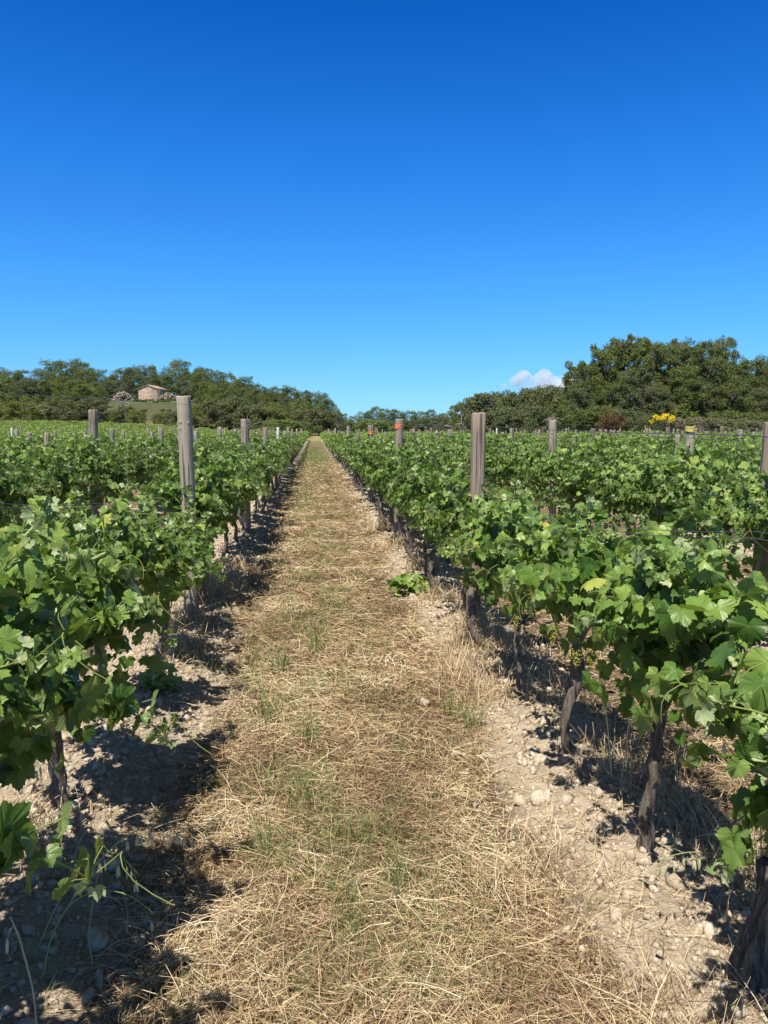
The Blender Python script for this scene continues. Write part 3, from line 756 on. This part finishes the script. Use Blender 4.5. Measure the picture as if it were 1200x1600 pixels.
def g_green(rng, n):
    y = logy(rng, n, 2.0, 95); x = rng.normal(.0, .42, n); k = (vnoise(x / .22, y / .35, 41) > .50) & (np.abs(x - .05) < .95)
    k |= rng.random(n) < .12; k &= rng.random(n) > sst(45, 92, y); x, y = x[k], y[k]; n = len(x)
    return x, y, rng.uniform(.04, .15, n), rng.uniform(0, 6.3, n), rng.uniform(.4, 1.5, n), rng.normal(0, .2, n), rng.beta(2, 2.2, n), rng.uniform(-.005, .005, n)
blades(36000, 35, g_green, .0024, M['grass'], 'green_grass', 'thin green grass sprouting through the straw on the path', 'grass')
def g_green2(rng, n):
    cs = np.array([(.05, 2.9), (.12, 2.45), (-.05, 3.3), (.18, 2.9), (.28, 2.6), (-.28, 4.3), (-.25, 5.2), (-.22, 2.9), (.86, 4.1), (.80, 4.3), (-1.35, 2.45), (-1.5, 2.7), (-1.2, 2.35), (-.05, 4.0), (.0, 5.6), (.1, 7)])
    c = cs[rng.integers(0, len(cs), n)]; x = c[:, 0] + rng.normal(0, .035, n); y = c[:, 1] + rng.normal(0, .06, n)
    return x, y, rng.uniform(.06, .22, n), rng.uniform(0, 6.3, n), rng.uniform(.9, 1.55, n), rng.normal(0, .15, n), rng.beta(2, 3, n), rng.uniform(-.005, .005, n)
blades(900, 36, g_green2, .0034, M['grass'], 'grass_tufts', 'taller bluish-green grass tufts along the path and under vines', 'grass')
def clods(n, seed):
    rng = np.random.default_rng(seed); iv, iF = ico(1); y = logy(rng, n, 1.6, 20)
    x = np.where(rng.random(n) < .5, -1.10, 1.27) + rng.normal(0, .30, n) + np.where(x_ := rng.random(n) < .5, .0, .12)
    k = ~((rowdist(x) + (vnoise(x / .62, y / .62, 11) - .5) * .55) > .55); x, y = x[k], y[k]; n = len(x)
    s = rng.lognormal(-5.0, .6, n) * (np.maximum(y, 2.5) / 3) ** .45; s = np.clip(s, .003, .032)
    q = rng.normal(0, 1, (n, 4)); q /= np.linalg.norm(q, axis=1)[:, None]
    W, X, Y, Z = q.T
    Rm = np.stack([1 - 2 * (Y * Y + Z * Z), 2 * (X * Y - Z * W), 2 * (X * Z + Y * W), 2 * (X * Y + Z * W), 1 - 2 * (X * X + Z * Z), 2 * (Y * Z - X * W),
                   2 * (X * Z - Y * W), 2 * (Y * Z + X * W), 1 - 2 * (X * X + Y * Y)], -1).reshape(n, 3, 3)
    B = iv[None] * (1 + rng.normal(0, .30, (n, len(iv), 1))) * rng.uniform(.6, 1.2, (n, 1, 3))
    V = np.einsum('nij,nkj->nki', Rm, B) * s[:, None, None]
    V += np.stack([x, y, ground(x, y) + s * .25], -1)[:, None]
    F = (iF[None] + (np.arange(n) * len(iv))[:, None, None]).reshape(-1, 3)
    o = mk('soil_clods', V.reshape(-1, 3), F, M['clod'], attrs=dict(tint=np.repeat(rng.random(n), len(iv))))
    tag(o, 'crumbly beige soil clods and gravel along the foot of the vine rows', 'soil clods', None, 'stuff')
clods(20000, 50)
def stone(x, y, s, label, seed):
    rng = np.random.default_rng(seed); iv, iF = ico(3)
    d = 1 + .16 * np.sin(iv @ rng.normal(0, 2.2, 3) + 1) + .10 * np.sin(iv @ rng.normal(0, 4, 3)) + rng.normal(0, .012, len(iv))
    V = iv * d[:, None] * [s, s * rng.uniform(.7, 1), s * .6]
    o = mk('stone', rotz(V, rng.uniform(0, 3)), iF, M['clod'], attrs=dict(tint=np.full(len(V), .8)), smooth=True)
    o.location = (x, y, gz(x, y) + s * .2); tag(o, label, 'stone', 'loose stones lying on the soil')
for a in [(1.10, 3.55, .042, 'round pale stone at the foot of the bent vine trunk'), (.99, 3.2, .05, 'flat pale stone on bare soil right of the path'),
          (.66, 4.55, .045, 'grey flat stone half buried in straw, right side of path'), (.86, 3.75, .025, 'small white stone above the flat pale stone'),
          (-.80, 2.02, .05, 'flat beige stone in the bottom left corner by the shadow edge'), (-.72, 2.42, .04, 'dark grey stone lying in shade under the drooping oat stalks'),
          (-.78, 2.85, .04, 'grey stone in the shade of the left row'), (-.62, 3.25, .03, 'small sunlit stone at the shadow edge left of the path')]:
    stone(*a, seed=int(a[0] * 100 + 500))

# ------------------------------------------------------------------ wild oats and tall dry stalks
def oat(base, pts, spk, label, seed, tint=.4, r=.0028):
    r = max(r, .0028); tint = min(1, tint + .12)
    rng = np.random.default_rng(seed); root = empty('wild_oat', base)
    P = np.array(pts, float); q = np.linspace(0, len(P) - 1, 26)
    from_ = np.arange(len(P)); C_ = np.stack([np.interp(q, from_, P[:, i]) for i in range(3)], -1)
    for _ in range(6): C_[1:-1] = (C_[:-2] + C_[1:-1] * 2 + C_[2:]) / 4
    V, F = tube(C_, np.linspace(r, r * .5, 26), 5, True)
    mk('stem', V, F, M['oat'], root, dict(tint=np.full(len(V), tint)), True)
    iv, iF = ico(2)
    for u in spk:
        p = C_[int(u * 25)]; hang = p + np.array([rng.normal(0, .012), rng.normal(0, .012), -rng.uniform(.012, .035)])
        A = Acc(); ti = np.clip(tint + rng.uniform(.1, .5), 0, 1)
        A.add(*tube([p, (p + hang) / 2 + rng.normal(0, .004, 3), hang], .0007, 3, False), tint=ti)
        L = rng.uniform(.030, .044)
        for s_ in (-1, 1):
            B = iv * [.0042, .003, L / 2]; B[:, 0] += s_ * .0016 + s_ * .004 * ((-B[:, 2] / L) + .5) ** 2
            A.add(rotz(B, rng.uniform(0, 3)) + hang + [0, 0, -L / 2], iF, tint=ti)
        A.add(*tube([hang + [0, 0, -L * .8], hang + [.004, 0, -L * 1.5]], .0004, 3, False), tint=.9)
        A.build('spikelet', M['oat'], root, True)
    tag(root, label, 'wild oat', 'wild oat stalks'); return root
g = gz(-.86, 2.5)
oat((-.86, 2.5, g), [(0, 0, 0), (.08, 0, .14), (.18, 0, .26), (.28, 0, .32), (.37, 0, .33), (.45, 0, .28)], [.5, .56, .6, .64, .68, .74, .8, .86, .92, .97], 'upper drooping wild oat with pale spikelets over the shaded soil at left', 1, .65)
oat((-.88, 2.3, g), [(0, 0, 0), (.05, 0, .12), (.12, 0, .26), (.19, 0, .35), (.26, 0, .36), (.33, 0, .27)], [.52, .58, .64, .7, .76, .82, .88, .94, .98], 'arched wild oat with green spikelets, lower left', 2, .3)
oat((-.82, 2.22, g), [(0, 0, 0), (.02, 0, .12), (.08, 0, .24), (.17, 0, .28), (.26, 0, .26), (.33, 0, .19)], [.92], 'bare arched green grass stem under the arched oat, lower left', 3, .25, .003)
oat((-.69, 2.27, g), [(0, 0, 0), (-.01, 0, .1), (.01, 0, .22), (.03, 0, .31)], [.97], 'upright pale green stem in the lower left shade', 4, .25, .003)
g = gz(1.5, 2.05)
oat((1.5, 2.05, g), [(0, 0, 0), (-.02, 0, .16), (-.10, .05, .29), (-.22, .1, .325), (-.34, .15, .32), (-.43, .18, .27)], [.6, .66, .7, .74, .78, .82, .86, .9, .94, .98], 'wild oat arching leftward over the bare soil beside the thick trunk', 5, .3)
oat((1.36, 2.13, gz(1.36, 2.13)), [(0, 0, 0), (.0, 0, .2), (.0, .0, .4), (-.12, -.08, .62), (-.30, -.18, .84)], [.5, .9, .98], 'tall pale stalk in front of the thick trunk', 6, .7, .0028)
oat((1.34, 3.25, gz(1.34, 3.25)), [(0, 0, 0), (-.03, -.03, .2), (-.08, -.08, .42), (-.13, -.12, .62)], [.85, .95], 'pale dry stalk standing right of the bent trunk', 7, .95, .0035)
oat((1.36, 3.2, gz(1.36, 3.2)), [(0, 0, 0), (.02, 0, .2), (.03, .0, .36)], [], 'short dry stalk leaning beside the taller pale stalk', 8, .9, .003)
oat((1.37, 3.0, gz(1.37, 3.0)), [(0, 0, 0), (.03, 0, .14), (.08, .0, .26), (.10, 0, .36)], [], 'reddish dry stalk leaning toward the forked trunk', 9, .6, .0034)
oat((-.74, 1.94, gz(-.74, 1.94)), [(0, 0, 0), (.0, 0, .2), (-.03, 0, .36), (-.05, 0, .42)], [.9], 'pale straight stalk near the bottom left corner', 10, .8, .003)
oat((-1.2, 2.7, gz(-1.2, 2.7)), [(0, 0, 0), (.03, 0, .2), (.10, 0, .38), (.2, 0, .46), (.26, 0, .42)], [.7, .8, .9, .98], 'wild oat with papery spikelets in front of the left vine', 11, .9)

# low shoots growing at ground level: a young vine sucker by the right row
def sucker(x, y, n, seed, label, hgt=.2):
    rng = np.random.default_rng(seed); root = empty('vine_sucker', (x, y, gz(x, y)))
    A = Acc(); P, N, T, SZ = [], [], [], []
    for k in range(5):
        d = np.array([rng.normal(-.2, .5), rng.normal(0, .5), 1.0]); p = np.zeros(3); pts = [p]
        for i in range(6):
            p = p + d / np.linalg.norm(d) * hgt / 4; d = d + [rng.normal(0, .3), rng.normal(0, .3), -.3]; pts.append(p)
            for r_ in range(n // 30 + 1):
                P.append(p + rng.normal(0, .03, 3) + [0, 0, .02]); N.append(rng.normal(0, .5, 3) + [-.2, -.2, 1]); T.append(rng.normal(0, 1, 3) + [0, 0, -.3]); SZ.append(rng.uniform(.04, .075))
        A.add(*tube(np.array(pts), .003, 5), tint=.3)
    V, F, ti, yo, ve = leaves(np.array(P), np.array(N), np.array(T), np.array(SZ), rng.uniform(.5, 1, len(P)), rng.uniform(0, .35, len(P)), rng, LEAF_HI)
    mk('foliage', V, F, M['leaf'], root, dict(tint=ti, young=yo, vein=ve), True); A.build('stems', M['shoot'], root)
    tag(root, label, 'vine sucker', 'low suckers sprouting by the rows')
sucker(.98, 7.6, 60, 3, 'bright green vine sucker sprouting low at the right path edge')
sucker(-.95, 4.75, 1, 4, 'dark green low sucker in the shade beside the left row', .10)

# ------------------------------------------------------------------ trees and shrubs
def crown_faces(cen, rad, n, size, rng, up=.35, flat=1.):
    v = rng.normal(0, 1, (n, 3)); v /= np.linalg.norm(v, axis=1)[:, None]; v[:, 2] = np.where(v[:, 2] < -.35, -v[:, 2], v[:, 2])
    p = cen + v * rad * rng.uniform(.62, 1.04, (n, 1)); N = v * [1, 1, 1.1] + [0, 0, up] + rng.normal(0, .55, (n, 3)); N /= np.linalg.norm(N, axis=1)[:, None]
    a = np.cross(N, rng.normal(0, 1, (n, 3))); a /= np.linalg.norm(a, axis=1)[:, None]; b = np.cross(N, a)
    s = size * rng.uniform(.6, 1.4, (n, 1)); 
    V = np.stack([p - a * s * .45, p + a * s * .45, p + b * s * 1.1 + a * s * rng.normal(0, .3, (n, 1))], 1)
    return V.reshape(-1, 3), np.arange(n * 3).reshape(-1, 3), np.repeat(np.clip(rng.beta(2, 2, n) + .0, 0, 1), 3)
def tree_proto(kind, seed, nb, nf, size):
    """unit-height tree: crown of many tufted clumps on a branched trunk"""
    rng = np.random.default_rng(seed); A = Acc(); B = Acc(); cl = []
    th = .34 if kind == 'pine' else .16
    for k in range(nb):
        u = k / nb; a = k * 2.4 + rng.normal(0, .3)
        if kind == 'pine': z = .12 + .80 * u; env = .33 * math.sqrt(max(.02, 1 - ((z - .36) / .62) ** 2)) ; rr = rng.uniform(.08, .135) * (1.1 - .25 * u)
        elif kind == 'tall': z = .14 + .80 * u; env = .27 * math.sqrt(max(.02, 1 - ((z - .40) / .60) ** 2)); rr = rng.uniform(.045, .115) * (1.12 - .3 * u)
        elif kind == 'umbrella': z = .55 + .38 * u; env = .38 * math.sqrt(max(.05, 1 - ((z - .6) / .4) ** 2)); rr = rng.uniform(.09, .13)
        elif kind == 'bush': z = .12 + .72 * u; env = .46 * math.sqrt(max(.02, 1 - ((z - .3) / .62) ** 2)); rr = rng.uniform(.12, .19)
        else: z = .15 + .75 * u; env = .12 * (1 - .5 * u); rr = rng.uniform(.05, .08)
        d = env * math.sqrt(rng.uniform(.15, 1.0)); cen = np.array([math.cos(a) * d, math.sin(a) * d, min(z + rng.normal(0, .03), 1 - rr * .75)])
        cl.append((cen, rr)); V, F, ti = crown_faces(cen, np.array([rr, rr, rr * rng.uniform(.8, 1.1)]), nf, size, rng)
        A.add(V, F, tint=ti)
    # loose sprays that roughen the outline
    for k in range(nb * 5):
        cen, rr = cl[rng.integers(0, nb)]; v = rng.normal(0, 1, 3); v[2] = abs(v[2]); v /= np.linalg.norm(v)
        V, F, ti = crown_faces(cen + v * rr * 1.05, np.full(3, rr * .30), max(8, nf // 16), size * .9, rng); A.add(V, F, tint=ti)
    # trunk and limbs
    tz = .62 if kind != 'umbrella' else .6; u = np.linspace(0, 1, 9)
    P = np.stack([.02 * np.cumsum(rng.normal(0, .4, 9)), .02 * np.cumsum(rng.normal(0, .4, 9)), -.03 + (tz + .03) * u], -1)
    B.add(*tube(P, .020 - .012 * u, 8))
    for cen, rr in cl[::2]:
        s = P[min(8, max(2, int(8 * (cen[2] - .12) / tz)))]; mid = (s + cen) / 2 + [0, 0, -.02]
        B.add(*tube([s, mid, cen], [.008, .006, .003], 5))
    return A.build('crown', M['pine'], None, link=False), B.build('trunk', M['tbark'], None, True, link=False)
KINDS = {'pine': [tree_proto('pine', 300 + i, 40, 300, .015) for i in range(5)],
         'bigpine': [tree_proto('tall', 320 + i, 66, 400, .0115) for i in range(5)],
         'umbrella': [tree_proto('umbrella', 340, 24, 300, .018)],
         'bush': [tree_proto('bush', 350 + i, 26, 300, .028) for i in range(4)],
         'thin': [tree_proto('thin', 360, 14, 90, .018)]}
MATV = {}
def recol(o, mat):
    key = (o.data.name, mat.name)
    if key not in MATV:
        me = o.data.copy(); me.materials.clear(); me.materials.append(mat); MATV[key] = me
    o.data = MATV[key]
rt = random.Random(3)
def place(px, top, d, kind, mat, label, cat, group, aspect=1.0, low=0.0):
    ang = math.atan((px - 490) / 1202.0); x = d * math.tan(ang); z0 = float(terrain(x, d)) - .15 - low
    h = max(.8, H_CAM + (672 - top) * d / 1202.0 - z0)
    root = empty(dict(pine='pine_tree', bigpine='pine_tree', umbrella='pine_tree', bush='bush', thin='sapling')[kind], (x, d, z0), rt.uniform(0, 6.3), (h * aspect, h * aspect, h))
    pr = KINDS[kind][rt.randrange(len(KINDS[kind]))]
    for o in pr:
        c = o.copy(); sc.collection.objects.link(c); c.parent = root
        if o.name.startswith('crown') and mat != 'pine': recol(c, M[mat])
    tag(root, label, cat, group); return root
def band_of(items, d, kind, mats, what, where, group, dj=12, aspect=1.0, cat='pine tree'):
    for i, it in enumerate(sorted(items)):
        px, top = it[:2]; o = ORD[i + 1] if i < 20 else 'twenty-' + ORD[i - 19]
        place(px, top, d + rt.uniform(-dj, dj), it[2] if len(it) > 2 else kind, it[3] if len(it) > 3 else rt.choice(mats), f"{what}, {o} from the left {where}", cat, group, aspect * rt.uniform(.9, 1.15))
band_of([(-60, 590), (-30, 585), (-8, 582), (22, 580), (46, 584), (66, 596), (84, 606), (104, 568), (126, 570), (146, 567), (166, 582), (186, 590), (204, 579), (222, 577), (242, 574), (264, 588),
         (288, 566), (306, 580), (322, 577), (343, 582), (362, 586), (380, 597), (400, 601)], 275, 'pine', ['pine', 'pine', 'pine', 'bright'],
        'dark green pine', 'on the skyline of the left hill', 'pines on the skyline of the left hill')
band_of([(x_, 588 + 9 * math.sin(x_ * .11) + max(0, x_ - 330) * .22) for x_ in (-50, -15, 18, 52, 90, 118, 152, 186, 218, 262, 290, 318, 350, 384, 412)], 256, 'pine', ['pine', 'olive', 'pine', 'bright'],
        'pine of the second rank', 'of the left hill', 'second rank of pines on the left hill', 5, 1.15)
band_of([(x_, 600 + 7 * math.sin(x_ * .17) + max(0, x_ - 330) * .16) for x_ in (-40, -5, 30, 66, 98, 134, 168, 300, 330, 362, 396, 430, 462)], 232, 'bush', ['pine', 'olive', 'bright'],
        'rounded tree of the third rank', 'of the left wood', 'third rank of trees in the left wood', 5, 1.0, 'tree')
band_of([(x_, 618 + 6 * math.sin(x_ * .13) + max(0, x_ - 330) * .10) for x_ in (-35, -2, 34, 70, 100, 130, 165, 335, 368, 402, 434, 466, 492)], 182, 'bush', ['olive', 'bright', 'pine'],
        'rounded tree of the fourth rank', 'of the left wood', 'fourth rank of trees in the left wood', 5, 1.0, 'tree')
band_of([(x_, y_, 'bush', m_) for x_, y_, m_ in ((222, 631, 'reed'), (234, 633, 'bright'), (246, 632, 'reed'), (258, 634, 'bright'), (270, 631, 'reed'), (284, 633, 'bright'), (296, 632, 'olive'), (310, 634, 'reed'), (228, 637, 'bright'), (252, 638, 'reed'), (276, 638, 'bright'), (322, 633, 'bright'), (264, 644, 'reed'), (240, 645, 'reed'))], 222, 'bush', ['reed'], 'small fresh green shrub', 'just below the stone house', 'small green shrubs just below the stone house', 6, 2.2, 'shrub')
band_of([(204, 634), (300, 634), (318, 636), (232, 641), (272, 640), (198, 642), (216, 647), (236, 650), (262, 651), (286, 648), (306, 646), (326, 645)], 190, 'bush', ['bright', 'olive'], 'low green bush', 'on the slope below the stone house', 'bushes on the slope below the stone house', 6, 1.5, 'bush')
band_of([(420, 606), (438, 604), (455, 606), (472, 612), (488, 612), (503, 615), (514, 626)], 225, 'pine', ['pine'],
        'pine on the falling shoulder', 'of the left wood', 'pines on the shoulder of the left wood', 8)
band_of([(12, 612), (48, 606), (80, 618), (112, 602), (150, 600, 'bush', 'bright'), (172, 606), (318, 612), (340, 604), (366, 606), (392, 612), (418, 618), (446, 622), (470, 626)], 205, 'pine', ['pine', 'olive', 'bright'],
        'mid-slope tree', 'in the middle of the left wood', 'trees in the middle of the left wood', 8)
band_of([(-30, 622), (0, 628), (28, 632), (55, 626), (84, 630), (108, 634), (132, 624), (160, 620), (190, 640), (206, 634, 'bush', 'bright'), (224, 640, 'bush', 'bright'), (256, 645), (276, 641), (300, 640), (322, 630, 'bush', 'bright'), (345, 622), (372, 620), (398, 628), (424, 630),
         (452, 636), (478, 638), (497, 636), (512, 638)], 160, 'bush', ['olive', 'olive', 'bright'], 'rounded olive-green bush', 'along the foot of the left wood', 'bushes at the foot of the left wood', 7, 1.15, 'bush')
place(488, 632, 190, 'umbrella', 'pine', 'flat-topped umbrella pine at the right end of the left wood', 'pine tree', None, 1.5)
band_of([(432, 654, 'bush', 'reed'), (448, 653, 'bush', 'reed'), (464, 655, 'bush', 'reed')], 135, 'bush', ['reed'], 'light green reed clump', 'in front of the left wood', 'light green reed clumps below the left wood', 3, 1.6, 'reed clump')
band_of([(534, 646), (552, 650), (570, 643), (588, 636), (606, 639), (622, 641), (640, 642), (656, 643), (672, 640), (690, 646)], 225, 'pine', ['pine'], 'small far pine', 'on the low skyline between the two woods', 'far pines on the central skyline', 8, 1.25)
band_of([(526, 658), (545, 656), (572, 652), (596, 654), (618, 656), (640, 654), (662, 650), (684, 648), (704, 650), (722, 646)], 165, 'bush', ['olive', 'bright', 'olive'], 'dark bush', 'below the central far pines', 'bushes below the central far pines', 6, 1.15, 'bush')
band_of([(577, 656, 'bush', 'reed'), (590, 655, 'bush', 'reed')], 140, 'bush', ['reed'], 'pale reed clump', 'in the gap at the end of the path', 'reed clumps beyond the end of the path', 2, 1.6, 'reed clump')
place(708, 629, 150, 'thin', 'bright', 'thin pale sapling standing against the sky right of the path', 'sapling', None, 1.3)
band_of([(728, 622), (746, 612), (766, 606), (790, 608), (814, 607), (840, 600), (862, 601), (884, 596)], 118, 'bush', ['olive', 'olive', 'pine'], 'grey-green oak', 'in the low part of the right wood', 'oaks in the low part of the right wood', 5, .9, 'oak tree')
band_of([(905, 566), (924, 560), (950, 536), (974, 522), (1000, 517), (1024, 526), (1050, 534), (1072, 530), (1098, 540), (1124, 530), (1148, 528), (1174, 556), (1196, 560), (1222, 552), (1250, 545), (1290, 560)], 84, 'bigpine', ['pine', 'pine', 'bright'],
        'tall bushy pine', 'in the right wood', 'tall pines of the right wood', 5, .80)
band_of([(915, 600), (958, 592), (1005, 570), (1040, 600), (1085, 575), (1128, 598), (1168, 590), (1215, 600)], 77, 'bigpine', ['pine', 'olive', 'pine'],
        'lower pine in front of the tall pines', 'on the right', 'lower pines fronting the right wood', 2, 1.0)
band_of([(745, 640), (775, 636), (805, 632), (838, 628), (868, 630), (898, 634), (930, 636), (955, 630), (990, 632), (1022, 640), (1065, 628, 'bush', 'bright'), (1150, 636), (1190, 640), (1225, 640)], 73, 'bush', ['olive', 'pine', 'olive'],
        'dark rounded shrub', 'along the edge of the right wood', 'shrubs along the edge of the right wood', 2, 1.0, 'shrub')
place(966, 643, 69.5, 'bush', 'red', 'reddish-leaved shrub at the foot of the right wood', 'shrub', None, .9)
place(1005, 648, 70, 'bush', 'olive', 'dark shrub just left of the yellow broom', 'shrub', None, 1.1)
band_of([(1085, 650), (1108, 652, 'bush', 'olive'), (1132, 649), (1158, 652, 'bush', 'bright'), (1182, 651), (1206, 652)], 69, 'bush', ['dry'], 'dry grey-brown shrub', 'right of the yellow broom', 'dry shrubs right of the broom', 1, 1.5, 'dry shrub')
def broom():
    d = 68.; px = 1054; x = d * (px - 490) / 1202; z0 = float(terrain(x, d)); rng = np.random.default_rng(8)
    root = empty('broom_bush', (x, d, z0)); A = Acc(); B = Acc()
    for k in range(26):
        c = np.array([rng.normal(0, .48), rng.normal(0, .4), rng.uniform(2.2, 2.75) + .25 * rng.random() - z0])
        V, F, ti = crown_faces(c, np.array([.26, .26, .22]), 60, .085, rng, .8); A.add(V, F, tint=ti)
    for k in range(18):
        c = np.array([rng.normal(0, .5), rng.normal(0, .4), rng.uniform(.2, 2.3 - z0)])
        V, F, ti = crown_faces(c, np.array([.45, .45, .45]), 160, .06, rng); B.add(V, F, tint=ti)
        B.add(*tube([[0, 0, 0], c], .015, 4), tint=0)
    A.build('flowers', M['broom'], root); B.build('foliage', M['olive'], root)
    tag(root, 'broom bush in full yellow bloom below the right wood', 'broom bush')
broom()

# ------------------------------------------------------------------ stone house and ruins on the hill
def house():
    d = 238.; x = d * (241 - 490) / 1202; z0 = float(terrain(x, d)); zt = H_CAM + (672 - 627.5) * d / 1202
    root = empty('stone_house', (x, d, zt), R(-11)); w_, L, he, hr = 2.9, 7.5, 3.4, 4.5
    V = np.array([[-w_, 0, -4], [w_, 0, -4], [w_, 0, he], [0, 0, hr], [-w_, 0, he], [-w_, L, -4], [w_, L, -4], [w_, L, he], [0, L, hr], [-w_, L, he]], float)
    F = [[0, 1, 2], [0, 2, 4], [4, 2, 3], [5, 7, 6], [5, 9, 7], [9, 8, 7], [1, 6, 7], [1, 7, 2], [0, 4, 9], [0, 9, 5]]
    mk('wall', V, F, M['masonry'], root)
    A = Acc()
    for s in (-1, 1):
        n = 14; t_ = .14
        for k in range(n):
            y0, y1 = -.22 + k * (L + .44) / n, -.22 + (k + 1) * (L + .44) / n
            a = np.array([0, hr]); b = np.array([s * (w_ + .3), he - .3 * (hr - he) / w_])
            lift = .05 * (k % 2)
            Q = np.array([[a[0], y0, a[1] + .01 + lift], [b[0], y0, b[1] + .01 + lift], [b[0], y1, b[1] + .01 + lift], [a[0], y1, a[1] + .01 + lift]])
            Vb = np.concatenate([Q, Q + [0, 0, t_]]); 
            Fb = [[0, 1, 2], [0, 2, 3], [4, 6, 5], [4, 7, 6], [0, 4, 5], [0, 5, 1], [1, 5, 6], [1, 6, 2], [2, 6, 7], [2, 7, 3], [3, 7, 4], [3, 4, 0]]
            A.add(Vb, Fb)
    A.build('roof', M['tile'], root)
    tag(root, 'small gabled stone house with tiled roof on the left hillside', 'house')
    return zt
zt = house()
def rubble(px0, px1, top, name, label, seed, zb, pale=False, d=234.):
    rng = np.random.default_rng(seed); A = Acc(); iv, iF = ico(1)
    x0, x1 = d * (px0 - 490) / 1202, d * (px1 - 490) / 1202; L = x1 - x0; hh = (627.5 - top) * d / 1202 + 1.5
    for k in range(260):
        u = rng.random(); prof = math.sin(u * math.pi) ** .6
        c = [x0 + u * L, rng.normal(0, .7), (rng.random() ** .7) * hh * prof - 1.5]
        A.add(iv * rng.uniform(.2, .5, 3) * (1 + rng.normal(0, .12, (len(iv), 1))) + c, iF)
    o = A.build(name, M['rubble']); o.location = (0, d, zb); tag(o, label, 'ruined wall', 'ruined stone walls by the house')
rubble(187, 222, 616, 'ruined_wall', 'pale broken stone wall left of the stone house', 1, zt)
rubble(256, 287, 617, 'ruined_wall', 'grey rubble heap against the right side of the stone house', 2, zt)
rubble(302, 322, 626, 'ruined_wall', 'low white rubble farther right of the stone house', 3, zt)

# ------------------------------------------------------------------ cloud
def cloud():
    t = NT('cloud_vapour'); n = t.t.nodes; n.remove(t.b)
    v = n.new('ShaderNodeVolumePrincipled'); v.inputs['Color'].default_value = (1, 1, 1, 1); v.inputs['Anisotropy'].default_value = .2
    ns = t.noise(.012, 5, t.obj(), .6)
    t.l(t.mr(ns, .40, .62, 0, .034), v.inputs['Density']); t.l(v.outputs[0], t.out.inputs['Volume'])
    d = 3500.; bm_V = []; A = Acc(); iv, iF = ico(3); rng = np.random.default_rng(4)
    for px, py, r in [(817, 589, 12), (808, 596, 10), (830, 596, 10), (853, 586, 11), (846, 592, 11), (862, 590, 11), (874, 597, 13), (838, 602, 12), (888, 596, 12), (898, 602, 14), (820, 606, 12), (855, 606, 16), (880, 608, 16), (790, 604, 7)]:
        s = r * d / 1202
        dd = 1 + .10 * np.sin(iv @ rng.normal(0, 3, 3)) + .08 * np.sin(iv @ rng.normal(0, 6, 3))
        A.add(iv * dd[:, None] * s + [d * (px - 490) / 1202, rng.normal(0, 20), (672 - py) * d / 1202 + H_CAM], iF)
    o = A.build('cloud', t.m, smooth=True)
    o.location = (0, d, 0)
    md = o.modifiers.new('merge', 'REMESH'); md.mode = 'VOXEL'; md.voxel_size = 6
    tag(o, 'small white puffy cloud low over the right wood', 'cloud')
cloud()
print('vines', len(spots), 'posts', npost, 'house ground', terrain(238.*(241-490)/1202, 238.), zt)
